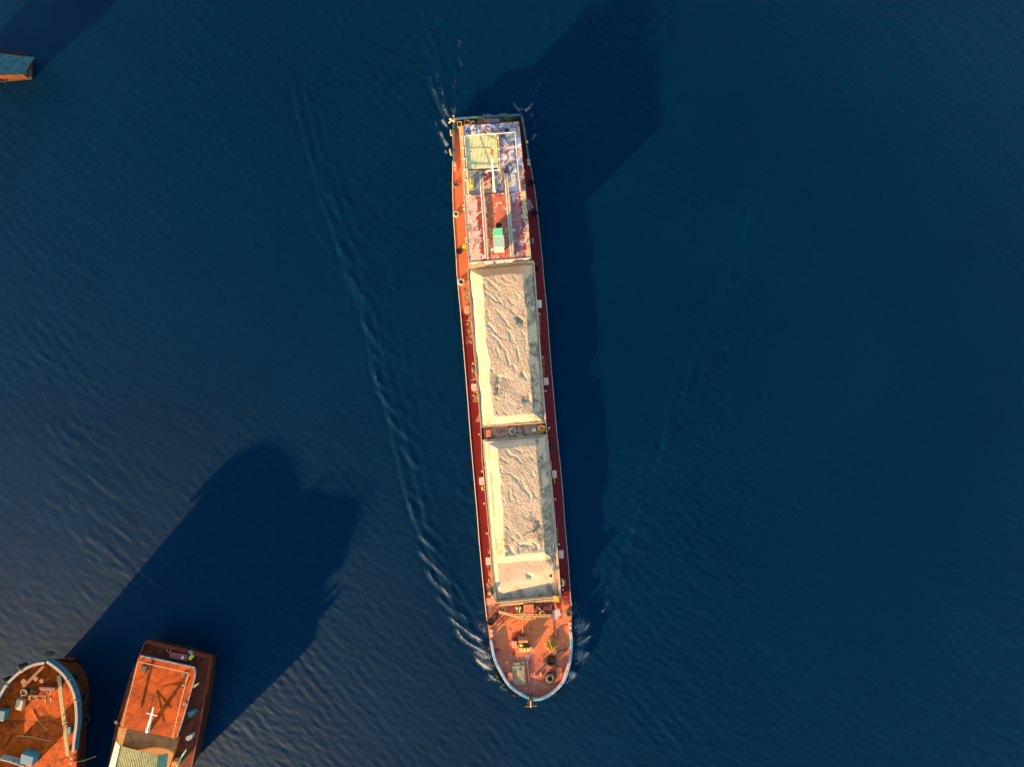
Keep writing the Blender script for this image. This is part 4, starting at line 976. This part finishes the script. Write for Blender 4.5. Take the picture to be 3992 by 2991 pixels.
for (a,b) in (((365,760),(385,820)),((385,755),(470,770)),((385,770),(475,785)),((530,770),(590,760)),((570,800),(575,850))):
    mb.tube([W('B4',*a,5.80), W('B4',*b,5.70)], .05, 6)
mb.build('control_levers', M['bamboo'], b1)
block('chain_locker','B4',[(500,650),(700,660),(690,700),(500,690)], zd+.002, 6.10, M['darkred'], b1)
o = block('deck_locker','B4',[(210,805),(292,825),(268,950),(187,930)], zd+.002, 5.60, M['cream'], None, bevel=.03, label='pale square locker on the orange bow deck beside the black barrel', cat='locker')
o = block('deck_locker','B4',[(-40,950),(65,960),(45,1085),(-50,1070)], zd+.002, 6.00, M['teal'], None, bevel=.03, label='pale blue crate at the left picture edge on the orange bow deck', cat='crate', group='blue crates on the moored barge')
o = block('deck_locker','B4',[(270,1495),(425,1540),(400,1655),(250,1615)], zd+.002, 6.30, paint('cyan_paint',(.02,.16,.24),(.01,.09,.15),2,.5,.7), None, bevel=.03, label='bright blue crate at the bottom of the orange bow deck', cat='crate', group='blue crates on the moored barge')
o = block('deck_locker','B4',[(848,1165),(890,1150),(892,1230),(862,1275)], zd+.002, 5.60, M['teal'], None, bevel=.02, label='narrow blue crate between the pole bundle and the right rail', cat='crate', group='blue crates on the moored barge')
t = thing('pole_bundle','bundle of long bamboo poles lying along the right side of the orange bow deck','poles',W('B4',800,1000,zd))
for k in range(5):
    MB().tube([W('B4',725+k*9,505+random.uniform(-6,6),5.45), W('B4',785+k*9,1010,5.46), W('B4',845+k*8,1525+random.uniform(-6,6),5.45)], .07, 8).build('pole', M['bamboo'], t)
for y_ in (1015,1100,1140): MB().tube([W('B4',770+(y_-900)*.1,y_,5.55), W('B4',835+(y_-900)*.1,y_-4,5.55)], .05, 6).build('lashing', M['rope'], t)
for s_ in (.05,.95): 
    p = W('B4',725+s_*125,505+s_*1010,5.30); MB().prism([(p.x-.3,p.y-.1),(p.x+.3,p.y-.1),(p.x+.3,p.y+.1),(p.x-.3,p.y+.1)], zd+.002, 5.38).build('bearer', M['rust'], t)
tag(MB().tube(smooth_line(WL('B4',[(410,950),(470,1060),(540,1140),(600,1205)],zd+.04),4), .03, 6).build('mooring_line', M['bamboo'], None, origin=W('B4',500,1080,zd)), 'thin line lying diagonally over the orange bow deck', 'rope')
tag(MB().tube(smooth_line(WL('B4',[(215,1268),(360,1278),(520,1310),(650,1335)],zd+.04),4), .04, 6).build('mooring_line', M['bamboo'], None, origin=W('B4',430,1290,zd)), 'thin line lying crosswise above the bright blue crate on the bow deck', 'rope')
t = [W('B4',920,1600,5.30), W('B4',1050,1585,4.10), W('B4',1215,1525,3.6)]
tag(MB().tube(smooth_line(t,4), .05, 6).build('mooring_line', M['grey'], None, origin=t[0]), 'mooring line running from the rail over the dark water to the right', 'rope')
mb = MB(); wall(mb, WL('B4',[(-20,1565),(120,1600),(300,1660)],6.10), .16, zd, 6.10); mb.build('spray_board', M['greyblue'], b1)
for x,y in ((898,1560),(890,1622)):
    p = W('B4',x,y,5.60); MB().cyl((p.x,p.y),.16,zd+.002,5.60,12).build('bollard', M['salmon'], b1)
for k,(x,y,z,lb) in enumerate(((925,540,4.50,'nearest its tip'),(1030,790,4.30,'second from its tip'),(1065,1060,4.10,'third from its tip'))):
    me = tyre_mesh(.75,'tyre',M['rubber']); o = bpy.data.objects.new('tyre', me); C.objects.link(o); p = W('B4',x,y,z); o.location = p; o.rotation_euler = (0,1.2,.4-.15*k)
    tag(o,'black tyre hanging on the right side of the moored bow, '+lb,'tyre fender','tyres hanging on the moored bow')
for k,(x,y,lb) in enumerate(((290,400,'nearest its tip'),(100,570,'lower one'))):
    me = tyre_mesh(.6,'tyre',M['rubber']); o = bpy.data.objects.new('tyre', me); C.objects.link(o); o.location = W('B4',x-8,y-22,5.20); o.rotation_euler = (1.3,-.3,.5)
    tag(o,'black tyre hanging on the left side of the moored bow, '+lb,'tyre fender','tyres hanging on the moored bow')
MB().prism([p[:2] for p in WL('B4',[(570,215),(650,215),(650,255),(585,255)],5.30)], 4.70, 5.50).build('bow_fairlead', M['dark'], b1)

# ------------------------------------------------------------------ MOORED VESSEL STERN, lower left
zt = 4.5; zk = 3.2
b2 = thing('moored_vessel','moored vessel seen from its stern with orange cabin roof and pale roof rail','boat',W('B5',700,1300,0))
outl = WL('B5',[(505,165),(1290,365),(1262,600),(1240,790),(1190,1100),(1140,1340),(1080,1657),(985,1790),(700,1930),(350,1930),(110,1800),(60,1657),(150,1180),(330,560),(438,330)], zk)
MB().prism([p[:2] for p in outl], -.6, zk-.02, .10).build('hull', paint('dark_vessel_hull',(.035,.012,.007),(.02,.008,.005),1.5,.45,.65,spec=.15), b2)
M['deck3'] = dk('dark_red_deck', [(.38,(.17,.035,.016)),(.5,(.22,.05,.02)),(.62,(.12,.022,.012))])
MB().prism([p[:2] for p in outl], zk-.018, zk).build('deck', M['deck3'], b2)
zb2 = 3.9
mb = MB(); wall(mb, WL('B5',[(440,330),(478,240),(508,172),(750,235),(1000,290),(1285,368),(1268,480),(1250,590),(1225,790)], zb2), .22, zk, zb2); mb.build('bulwark', paint('dark_rust_rail',(.15,.028,.012),(.10,.018,.008),2,.5,.65,spec=.15), b2)
mb = MB(); wall(mb, WL('B5',[(1210,830),(1185,1000),(1150,1200),(1110,1400),(1060,1657),(1015,1740)], zb2-.5), .12, zk, zb2-.5); mb.build('bulwark', M['darkred'], b2)
rp = WL('B5',[(430,330),(1100,475),(1112,560),(1050,800),(890,1325),(195,1182),(235,1060),(330,700)], zt)
hs = MB().prism([p[:2] for p in shrink(rp,.4)], zk+.002, zt-.15).build('cabin', M['blue'], b2)
MB().prism([p[:2] for p in rnd(rp,.5)], zt-.15, zt).build('roof', M['roof2'], hs, bevel=.03)
mb = MB(); wall(mb, WL('B5',[(445,336),(760,402),(1085,475),(1104,520),(1100,590),(1040,800),(960,1080),(885,1310)],zt+.05),.10,zt-.2,zt+.05); mb.build('roof_edge', M['greyblue'], hs)
pr_ = smooth_line(WL('B5',[(235,1180),(280,980),(350,700),(415,440),(425,415),(450,408),(740,475),(1000,535),(1018,555),(1005,620),(930,900),(835,1315)],zt+.5),3)
mb = MB(); mb.tube(pr_, .055, 6)
for i in range(0,len(pr_),3): mb.cyl((pr_[i].x,pr_[i].y), .035, zt, zt+.5, 6)
mb.build('roof_rail', M['cream'], hs)
plate('roof_hatch','B5',[(462,452),(528,462),(512,528),(450,510)], zt+.004, M['dark'], hs,.1)
plate('roof_hatch','B5',[(955,540),(1000,548),(995,572),(952,562)], zt+.004, M['blue'], hs,.1)
ms = MB().tube([W('B5',535,1240,zt), W('B5',575,1090,5.0), W('B5',610,945,5.4)], [.26,.17,.07], 12).build('mast', M['white'], b2)
MB().tube([W('B5',522,1016,5.25), W('B5',655,1050,5.25)], .06, 8).build('crosstree', M['white'], ms)
for a,b in (((455,1405),(612,800)),((540,1240),(600,790)),((625,935),(672,745))):
    MB().tube([W('B5',*a,5.1), W('B5',*b,zt+.1)], .03, 6).build('stay', M['dark'], ms)
p = W('B5',978,912,zt+.1); mb = MB(); mb.lathe((p.x,p.y,zt+.06),[(.14,-.04),(.2,-.04),(.2,.04),(.14,.04)],18); mb.build('pipe_ring', M['bamboo'], hs)
p = W('B5',962,683,zt+.1); MB().ball((p.x,p.y,zt+.1),.14,seg=10).build('roof_lamp', M['cream'], hs)
# lower roof and canopy
lr = WL('B5',[(195,1185),(890,1328),(850,1500),(800,1657),(775,1780),(30,1780),(70,1657)], 3.95)
MB().prism([p[:2] for p in lr], zk+.002, 3.95).build('fore_cabin', paint('brown_roof_paint',(.46,.17,.035),(.32,.10,.02),1.1,.46,.6), b2)
cq = [W('B5',205,1412,4.62), W('B5',665,1520,4.62), W('B5',640,1760,4.62), W('B5',135,1720,4.62)]
cn = corrugated('canopy', cq, 4.62, 300, 24, .04, paint('tan_roofing',(.50,.44,.17),(.36,.30,.12),1.2,.45,.6), b2, sag=.15)
fl_ = WL('B5',[(140,1370),(205,1412),(135,1720),(55,1690)],4.6); link('canopy_flap',[tuple(fl_[0]-Vector((0,0,.35))),tuple(fl_[1]),tuple(fl_[2]),tuple(fl_[3]-Vector((0,0,.35)))]+[tuple(Vector(q_)-Vector((0,0,.03))) for q_ in (fl_[0]-Vector((0,0,.35)),fl_[1],fl_[2],fl_[3]-Vector((0,0,.35)))],[(0,3,2,1),(4,5,6,7),(0,1,5,4),(1,2,6,5),(2,3,7,6),(3,0,4,7)], M['palegreen'], b2)
fl_ = WL('B5',[(665,1520),(762,1520),(735,1765),(640,1760)],4.6); link('canopy_flap',[tuple(fl_[0]),tuple(fl_[1]-Vector((0,0,.4))),tuple(fl_[2]-Vector((0,0,.4))),tuple(fl_[3])]+[tuple(Vector(q_)-Vector((0,0,.03))) for q_ in (fl_[0],fl_[1]-Vector((0,0,.4)),fl_[2]-Vector((0,0,.4)),fl_[3])],[(0,3,2,1),(4,5,6,7),(0,1,5,4),(1,2,6,5),(2,3,7,6),(3,0,4,7)], paint('green_flap',(.12,.26,.15),(.08,.18,.1),1.5,.5,.65), b2)
for q in cq[:2]: MB().cyl((q.x,q.y),.05,4.2,4.55,8).build('canopy_post', M['steel'], b2)
# things on that stern
block('deck_chest','B5',[(800,290),(1020,320),(1000,400),(795,355)], zk+.002, 3.9, paint('maroon_chest',(.30,.06,.045),(.2,.04,.03),2,.5,.65), None, bevel=.03, label='dull red chest at the stern rail behind the orange roof', cat='chest')
block('fuel_can','B5',[(1040,330),(1075,335),(1055,385),(1020,378)], zk+.002, 4.1, M['lime'], None, bevel=.04, r=.08, label='bright yellow-green can at the stern of the moored vessel', cat='can')
def leafy(name, v, x, y, z, r, mat, label, cat, n_=90):
    p = W(v,x,y,z); mb = MB()
    for k in range(n_):
        a = random.random()*6.28; rr = r*random.random(); q = Vector((p.x+rr*math.cos(a),p.y+rr*math.sin(a),z+random.random()*.3)); d1 = Vector((random.uniform(-1,1),random.uniform(-1,1),random.uniform(-.2,.6))).normalized()*.14; d2 = d1.cross(Vector((0,0,1))).normalized()*.05
        mb.add([q-d2,q+d1,q+d2,q-d1*.4],[(0,1,2,3)])
    return tag(mb.build(name, M[mat], None, origin=p), label, cat)
leafy('cloth_rag','B5',1062,285,4.1,.3,'teal','pale blue rag tied to the stern rail of the moored vessel','cloth',60)
leafy('cloth_rag','B5',962,348,3.92,.2,'white','white rag lying on the dull red chest','cloth',50)
p = W('B5',780,272,3.95); mb = MB(); mb.lathe((p.x,p.y,3.7),[(.2,-.05),(.3,-.05),(.3,.05),(.2,.05)],20)
tag(mb.build('life_ring', M['grey'], None, origin=(p.x,p.y,3.6)), 'grey ring leaning behind the stern rail of the moored vessel', 'ring')
for k,x in enumerate((620,740,830,915,1000,1085)):
    y = 150+(x-620)*.22; me = tyre_mesh(.55,'tyre',M['rubber']); o = bpy.data.objects.new('tyre', me); C.objects.link(o); o.location = W('B5',x,y,2.6); o.rotation_euler = (1.1,0,-.25)
    tag(o,'black tyre hanging on the dark transom, '+('first','second','third','fourth','fifth','sixth')[k]+' from its left corner','tyre fender','tyres hanging on the transom')
sv = WL('B5',[(1065,690),(1165,650),(1130,690),(1080,725)],4.5); tag(MB().prism([p[:2] for p in sv], 4.44, 4.5).build('tarpaulin_scrap', M['grey'], None, origin=sv[0]), 'grey leaf-shaped board sticking out right of the orange roof', 'board')
block('water_tank','B5',[(1005,1010),(1090,995),(1085,1045),(1030,1075)], zk+.002, 4.2, M['teal'], None, r=.2, bevel=.04, label='rounded blue-grey tank on the right side deck of the moored vessel', cat='tank')
block('deck_bin','B5',[(995,1300),(1070,1270),(1075,1310),(1030,1350),(990,1340)], zk+.002, 4.0, M['greyblue'], None, r=.15, bevel=.04, label='dull grey bin on the right side deck, below the rounded tank', cat='bin')
gp = [W('B5',1000,1455,4.3), W('B5',930,1560,4.1), W('B5',890,1657,4.0)]
tag(MB().tube(gp, [.06,.14,.10], 8).build('rolled_awning', M['green'], None, origin=gp[1]), 'green rolled awning standing right of the corrugated canopy', 'awning')
block('pot_stand','B5',[(830,1600),(900,1605),(880,1657),(815,1657)], 3.3, 4.4, M['orange'], b2)
# port light on left side
p = W('B5',160,1130,4.4); MB().cyl((p.x,p.y),.25,4.0,4.4,14).build('side_lamp', M['dark'], b2)

# ------------------------------------------------------------------ BOAT SHELTER, upper left
zr = 4.2
b3 = thing('houseboat','dark houseboat with rounded teal ribbed roof at the upper left edge','boat',W('B6',100,800,0))
ol = WL('B6',[(-900,430),(600,500),(665,570),(680,900),(668,1085),(100,1140),(-900,1190)],1.6)
MB().prism([p[:2] for p in ol], -.5, 1.58, .02).build('hull', paint('brown_hull',(.03,.010,.004),(.018,.006,.003),1.5,.45,.65), b3)
MB().prism([p[:2] for p in ol], 1.582, 1.6).build('deck', dk('brown_deck',[(.38,(.05,.012,.003)),(.5,(.07,.016,.004)),(.62,(.03,.007,.002))]), b3)
cq = [W('B6',-900,290,zr), W('B6',715,478,zr), W('B6',642,1072,zr), W('B6',-900,1100,zr)]
# ribs run across the picture: swap axes
cq2 = [cq[0], cq[3], cq[2], cq[1]]
corrugated('ribbed_roof', cq2, zr, 160, 20, .015, paint('teal_roofing',(.04,.13,.16),(.02,.08,.11),1.0,.45,.6,spec=.1), b3, sag=.12, nv=8, tilt=1.5)  # tilt slopes the roof away from the sun so it falls in shade
wq = [p for p in shrink(cq,1.3)]
MB().prism([p[:2] for p in wq], 1.602, zr-1.5).build('cabin', paint('brown_cabin_paint',(.10,.030,.008),(.05,.015,.005),2,.45,.6,spec=.1), b3)
link('end_panel', [tuple(p) for p in (W('B6',648,960,3.3), W('B6',850,925,.35), W('B6',855,1190,.3), W('B6',650,1055,3.3))]+[tuple(Vector(p)-Vector((.05,0,.05))) for p in (W('B6',648,960,3.3), W('B6',850,925,.35), W('B6',855,1190,.3), W('B6',650,1055,3.3))], [(0,1,2,3),(7,6,5,4),(0,4,5,1),(1,5,6,2),(2,6,7,3),(3,7,4,0)], M['blue'], b3)
o = bpy.data.objects.new('tyre', tyre_mesh(.6,'tyre',M['rubber'])); C.objects.link(o); o.location = W('B6',60,1190,1.5); o.rotation_euler = (.9,.2,0)
tag(o,'black tyre hanging on the lower side of the dark houseboat','tyre fender')

# ------------------------------------------------------------------ WATER
XM, YM, DX = 82.0, 63.0, .155
nx, ny = int(2*XM/DX), int(2*YM/DX)
xs = np.linspace(-XM, XM, nx); ys = np.linspace(-YM, YM, ny)
GX, GY = np.meshgrid(xs, ys)
Z = np.zeros_like(GX); FO = np.zeros_like(GX)
r2 = np.random.default_rng(5)
patch = np.clip(fbm(GX, GY, .035, 90, 3)+.55, .15, 1.2)
for k in range(64):
    lam = 10**r2.uniform(math.log10(.65), math.log10(4.2)); th = math.radians(r2.normal(58, 20)) ; kk = 2*math.pi/lam
    sl_ = .0125 if lam < 1.5 else .0040
    Z += (sl_/kk)*np.sin(kk*(GX*math.cos(th)+GY*math.sin(th)) + r2.uniform(0,6.28) + 2.2*vnoise(GX,GY,.11,300+k))*patch*(1+.8*vnoise(GX,GY,.16,700+k))
for k in range(3): Z += .004*fbm(GX, GY, 1.2*(1+k*.5), 400+k*7, 3, .5)
def ridge(pts, amp, lam, foam=0, fw=.35, train=.45, ends=.3):
    pts = [Vector((p[0], p[1], 0)) for p in pts]
    if len(pts) > 2: pts = smooth_line(pts, 3)
    R_ = lam*2+1
    x0 = min(p.x for p in pts)-R_; x1 = max(p.x for p in pts)+R_; y0 = min(p.y for p in pts)-R_; y1_ = max(p.y for p in pts)+R_
    i0, i1 = np.searchsorted(xs, [x0, x1]); j0, j1 = np.searchsorted(ys, [y0, y1_])
    if i1 <= i0 or j1 <= j0: return
    X = GX[j0:j1,i0:i1]; Y = GY[j0:j1,i0:i1]
    Xw = X + fbm(X, Y, .8, int(abs(pts[0].x*13)) % 97, 2)*.12; Yw = Y + fbm(X, Y, .8, int(abs(pts[0].y*17)) % 89+100, 2)*.12
    d_, s_, t_ = seg_dist(pts, Xw, Yw)
    env = np.clip(np.minimum(t_, 1-t_)/ends, 0, 1); env = env*env*(3-2*env)
    a_, b_ = pts[0], pts[-1]; sun_side = 1 if .695*(b_.y-a_.y)-.719*(b_.x-a_.x) > 0 else -1
    ds = d_*s_*sun_side                       # positive towards the sun; that face is shaped steep to catch light
    w1, w2 = lam*.17, lam*.46
    prof = np.where(ds > 0, np.exp(-(ds/w1)**2), np.exp(-(ds/w2)**2)) - .28*np.exp(-((ds-lam*.34)/(lam*.2))**2)
    prof = prof + train*np.where(ds+lam*1.02 > 0, np.exp(-((ds+lam*1.02)/(w1*1.3))**2), np.exp(-((ds+lam*1.02)/(w2*.8))**2))
    Z[j0:j1,i0:i1] += amp*env*prof
    if foam:
        FO[j0:j1,i0:i1] = np.maximum(FO[j0:j1,i0:i1], foam*.76*np.clip(env*1.6,0,1)*np.exp(-(d_/(fw*1.7))**2)*(1+.6*vnoise(X,Y,.8,901)))
def foamblob(view, x, y, r, a):
    p = W(view, x, y); g_ = a*1.12*np.exp(-((GX-p.x)**2+(GY-p.y)**2)/(r*r)); np.maximum(FO, g_, out=FO)
R = lambda v, pts, *a, **k: ridge(WL(v, pts), *a, **k)
# port bow waves
for pts, am, fo in (([(480,1010),(570,1090),(700,1190),(830,1262)],.13,.75),([(545,1110),(630,1220),(760,1310),(860,1342)],.13,.75),([(640,1180),(760,1250),(850,1330)],.06,.45),([(720,1360),(800,1440),(900,1478)],.12,.85),
        ([(840,1510),(900,1560),(960,1575)],.08,.6),([(240,455),(335,575),(450,680),(580,840)],.14,.45),([(315,620),(395,750),(500,850),(590,960)],.14,.5),([(405,850),(490,940),(620,1080)],.13,.45),
        ([(590,995),(650,1060),(700,1120)],.07,.5),([(180,90),(220,190),(240,300)],.09,.35),([(245,365),(330,430),(440,530)],.11,.35),([(700,1320),(780,1360),(870,1390)],.06,.7),([(920,1600),(960,1635),(1010,1645)],.04,.5),
        ([(330,490),(430,590),(560,740)],.08,0),([(420,700),(520,800),(600,900)],.07,0),([(190,10),(290,110),(390,170)],.05,0),([(270,260),(350,310),(420,370)],.05,0)):
    R('C1', pts, am*.80, 1.7, fo*1.3, fw=.13)
for pts, am in (([(505,1275),(580,1370),(650,1440)],.10),([(575,1415),(640,1520),(710,1580)],.11),([(460,1150),(540,1260),(600,1310)],.11),([(455,1060),(475,1130),(545,1190)],.10),([(455,980),(490,1045)],.08),
        ([(385,800),(430,880),(490,960)],.11),([(330,580),(380,670),(435,770)],.10),([(265,425),(310,500),(360,580)],.08),([(220,330),(280,370),(325,430)],.06),([(150,20),(190,110),(240,240),(320,370)],.07),
        ([(120,330),(200,420),(260,520)],.03),([(300,560),(330,640),(420,740)],.04),([(440,900),(500,980),(540,1010)],.04),([(350,690),(400,730),(440,800)],.05)):
    R('C2', pts, am*.75, 1.8, .42 if am >= .1 else 0, fw=.14)
for k in range(120):    # small cross ripples between the wake arm and the hull
    t_ = r2.random(); x = 1230+t_*620+r2.normal(0,60)+60; y = 700+t_*1500+r2.normal(0,80)
    l_ = r2.uniform(40,95); a = math.radians(r2.normal(55,7))
    R('S', [(x,y),(x+l_*math.cos(a)*.5+3,y+l_*math.sin(a)*.5),(x+l_*math.cos(a),y+l_*math.sin(a))], r2.uniform(.010,.024), r2.uniform(1.4,2.1))
# starboard bow waves
for pts, am, fo in (([(105,1040),(170,1030),(235,950)],.08,.85),([(105,1130),(170,1110),(245,1055)],.09,.75),([(95,1280),(160,1240),(222,1170)],.10,.8),([(60,1362),(95,1355),(125,1335)],.07,.95),([(290,920),(340,850),(375,790)],.08,.55),
        ([(380,730),(430,640),(485,535)],.08,.35),([(300,760),(330,620),(335,560)],.05,.2),([(490,470),(500,420),(560,340)],.08,.3),([(500,350),(560,240),(600,110)],.08,.3),([(230,1080),(290,1010)],.05,.3),
        ([(20,1420),(60,1400),(100,1370)],.04,.6),([(350,620),(420,560),(480,480)],.05,0)):
    R('C3', pts, am*1.1, 2.0, fo*1.1, fw=.16)
for pts in ([(1415,1010),(1440,960),(1460,900)],[(1470,880),(1490,820),(1500,770)],[(1475,790),(1515,740),(1530,690)],[(1525,700),(1560,660),(1575,610)],[(1590,520),(1622,470),(1625,430)],[(1560,620),(1600,560),(1615,520)],[(1500,840),(1540,760)]):
    R('D', pts, .065, 2.2)
for k in range(170):
    t_ = r2.random(); x = 2480+t_*520+r2.normal(0,90); y = 2200-t_*1450+r2.normal(0,90); l_ = r2.uniform(40,90); a = math.radians(r2.normal(-42,18)) if k % 2 else math.radians(r2.normal(35,10))
    R('S', [(x,y),(x+l_*math.cos(a)*.5,y+l_*math.sin(a)*.5+4),(x+l_*math.cos(a),y+l_*math.sin(a))], r2.uniform(.010,.026), r2.uniform(1.1,1.8), train=.6)
# swell train on the left
cen = [(60,380),(110,470),(210,590),(240,680),(230,780),(230,850),(240,940),(255,1020),(265,1100),(300,1180),(340,1260),(450,1300),(500,1370)]
for k in range(150):
    f = r2.random()*(len(cen)-1.01); i = int(f); x = cen[i][0]+(cen[i+1][0]-cen[i][0])*(f-i)+r2.normal(40,75); y = cen[i][1]+(cen[i+1][1]-cen[i][1])*(f-i)+r2.normal(0,22)
    l_ = r2.uniform(80,170); a = math.radians(r2.normal(42,6))
    R('C5', [(x,y),(x+l_*.5*math.cos(a)-4,y+l_*.5*math.sin(a)+5),(x+l_*math.cos(a),y+l_*math.sin(a))], r2.uniform(.008,.019), r2.uniform(1.1,1.9), train=.7)
for k in range(60):
    x = r2.uniform(20,420); y = r2.uniform(60,1500); l_ = r2.uniform(50,110); a = math.radians(r2.normal(38,10))
    R('C5', [(x,y),(x+l_*.5*math.cos(a)-4,y+l_*.5*math.sin(a)+5),(x+l_*math.cos(a),y+l_*math.sin(a))], r2.uniform(.006,.015), r2.uniform(1.2,2.2), train=.7)
arm = [(1062,1398),(1010,1348),(965,1275),(930,1205),(903,1150),(888,1090),(872,1020),(852,955),(835,890),(812,812),(805,765),(787,690),(765,620),(745,560),(720,500),(695,430),(680,370),(655,280),(640,220),(625,150)]
for off, am in ((0,.050),(22,.026),(42,.016)):
    ridge(WL('D', [(x+off+r2.normal(0,3), y-off*.35+r2.normal(0,3)) for x, y in arm]), am, 1.7, ends=.06)
arm = [(1240,1402),(1300,1300),(1350,1210),(1382,1140),(1420,1010),(1460,900),(1495,790),(1540,690),(1590,560),(1622,470),(1650,380)]
for off, am in ((0,.055),(-20,.035),(22,.02)):
    ridge(WL('D', [(x+off+r2.normal(0,9), y+r2.normal(0,6)) for x, y in arm]), am*.8, 2.0, ends=.08)
# stern wake
for pts, am, fo in (([(190,220),(240,420),(300,560),(350,850)],.07,0),([(160,400),(220,570),(290,740),(370,880)],.09,0),([(220,860),(270,960),(330,1080),(400,1230)],.07,.15),([(330,1080),(380,1190),(430,1290)],.04,.7),
        ([(525,350),(530,500),(515,600),(540,680),(590,770)],.02,.5),([(400,60),(460,90),(520,130)],.02,.35),([(590,230),(640,210),(665,190)],.02,.4),([(500,980),(540,1070),(490,1130),(520,1220)],.02,.45),
        ([(310,1380),(350,1480),(420,1590)],.04,.9),([(330,1260),(370,1330),(420,1375)],.04,.9),([(1100,1090),(1140,1150),(1190,1215)],.03,.85),([(1330,1090),(1280,1150),(1210,1210)],.04,.75),
        ([(1260,1310),(1300,1250),(1330,1190)],.03,.6),([(1290,1530),(1330,1470),(1350,1430)],.03,.6),([(1350,740),(1390,680),(1445,570)],.05,.2),([(1420,500),(1415,400),(1470,280),(1440,200)],.05,.1),([(1465,330),(1500,250),(1470,120),(1480,20)],.04,.1),
        ([(870,1080),(865,1160)],.02,.5),([(440,620),(520,640)],.02,.5),([(340,380),(400,500),(420,620)],.03,0),([(90,40),(150,160),(190,330)],.05,0),([(360,1600),(400,1657)],.03,.7)):
    R('C4', pts, am*.9, 1.9, fo, fw=.2)
for v,x,y,r_,a in (('C4',470,1190,.8,.42),('C4',1180,1180,.7,.42),('C1',800,1150,2.2,.42),('C1',800,1370,1.8,.5),('C1',830,1440,1.0,.6),('C1',850,1540,1.0,.42),
        ('C1',790,1000,2.2,.30),('C3',150,1000,1.8,.5),('C3',160,1110,1.6,.45),('C3',150,1210,1.5,.5),('C3',90,1350,.8,.7),('C3',120,880,2.2,.33)):
    foamblob(v,x,y,r_,a)
for pts, am, fo in (([(180,700),(230,900),(300,1120),(390,1300),(430,1400)],.03,.55),([(250,700),(310,900),(370,1080),(440,1240)],.03,.5),([(120,420),(180,640),(240,820)],.04,.2),([(500,700),(480,900),(500,1100),(480,1220)],.015,.45),([(240,1240),(310,1420),(400,1600)],.03,.55),
        ([(1420,760),(1380,920),(1300,1080),(1220,1190)],.03,.5),([(1400,1180),(1350,1320),(1290,1440)],.03,.4),([(1150,800),(1160,1000),(1190,1190)],.01,.36),([(600,760),(590,900),(600,1050),(500,1230)],.01,.34),([(560,300),(600,480),(570,640)],.01,.3),([(1200,1200),(1120,1050),(1040,880),(1020,700)],.01,.26),([(880,1190),(860,1000),(900,820)],.01,.24),
        ([(700,1200),(690,1000),(720,800)],.01,.2),([(1240,1200),(1330,1040),(1400,880)],.01,.34),([(520,60),(480,220),(520,420)],.01,.3)):
    R('C4', pts, am, 1.6, fo*.92, fw=.26)
# thin wash along the hull sides
hp = [Vector((p.x,p.y,0)) for p in ring]
for a_, b_, am in ((3, 20, .30), (len(left)+45, len(ring)-6, .22)):
    lp = [hp[i] for i in range(a_, min(b_, len(hp)))]
    for i in range(len(lp)-1):
        ridge([lp[i]-(lp[i+1]-lp[i])*.1, lp[i+1]+(lp[i+1]-lp[i])*.1], .004, 1.5, am, fw=.5, ends=.05)
fade = np.clip(np.minimum(np.minimum(GX+XM, XM-GX), np.minimum(GY+YM, YM-GY))/5, 0, 1); Z *= fade
V = np.stack([GX, GY, Z], -1).reshape(-1,3); idx = np.arange(nx*ny).reshape(ny,nx)
F = np.stack([idx[:-1,:-1], idx[:-1,1:], idx[1:,1:], idx[1:,:-1]], -1).reshape(-1,4)
B = 4000.0; n0 = len(V)
V = np.concatenate([V, np.array([(-B,-B,0),(B,-B,0),(B,B,0),(-B,B,0)])])
cA, cB, cC, cD = idx[0,0], idx[0,-1], idx[-1,-1], idx[-1,0]
F = np.concatenate([F, np.array([(n0,n0+1,cB,cA),(n0+1,n0+2,cC,cB),(n0+2,n0+3,cD,cC),(n0+3,n0,cA,cD)])])
me = grid_mesh('water', V, F, True)
at = me.attributes.new('foam','FLOAT','POINT'); at.data.foreach_set('value', np.concatenate([FO.reshape(-1), np.zeros(4)]).astype(np.float32))
me.materials.append(M['water']); wo = bpy.data.objects.new('water', me); C.objects.link(wo)
tag(wo, 'dark blue river water with bow waves and wake', 'water', None, 'structure')

# ------------------------------------------------------------------ LIGHT, SKY, CAMERA
EL, AZ = math.radians(8.5), math.radians(46.0)     # sun low in the lower left of the view
sd = Vector((-math.cos(AZ)*math.cos(EL), -math.sin(AZ)*math.cos(EL), math.sin(EL)))
sl = bpy.data.lights.new('sun', 'SUN'); sl.energy = 5.0; sl.angle = math.radians(.7); sl.color = (1.0,.60,.25)
so = bpy.data.objects.new('sun', sl); C.objects.link(so); so.rotation_euler = sd.to_track_quat('Z','Y').to_euler(); so.location = sd*200
w = bpy.data.worlds.new('World'); bpy.context.scene.world = w; w.use_nodes = True
nt = w.node_tree; bg = nt.nodes['Background']
sk = nt.nodes.new('ShaderNodeTexSky'); sk.sky_type = 'NISHITA'; sk.sun_disc = False; sk.sun_elevation = EL
sk.sun_rotation = math.atan2(sd.x, sd.y); sk.altitude = 0; sk.air_density = 1.0; sk.dust_density = .2; sk.ozone_density = .8
nt.links.new(sk.outputs[0], bg.inputs[0]); bg.inputs[1].default_value = .10
cam = bpy.data.cameras.new('camera'); cam.sensor_width = 36; cam.lens = 36*H/(3992/S); cam.clip_end = 12000; cam.clip_start = .5
co = bpy.data.objects.new('camera', cam); C.objects.link(co); co.location = (0,0,H); co.rotation_euler = (0,0,0)
sc = bpy.context.scene; sc.camera = co; sc.render.engine = 'CYCLES'
sc.view_settings.view_transform = 'Standard'; sc.view_settings.look = 'None'; sc.view_settings.gamma = 1; sc.view_settings.exposure = 2.4
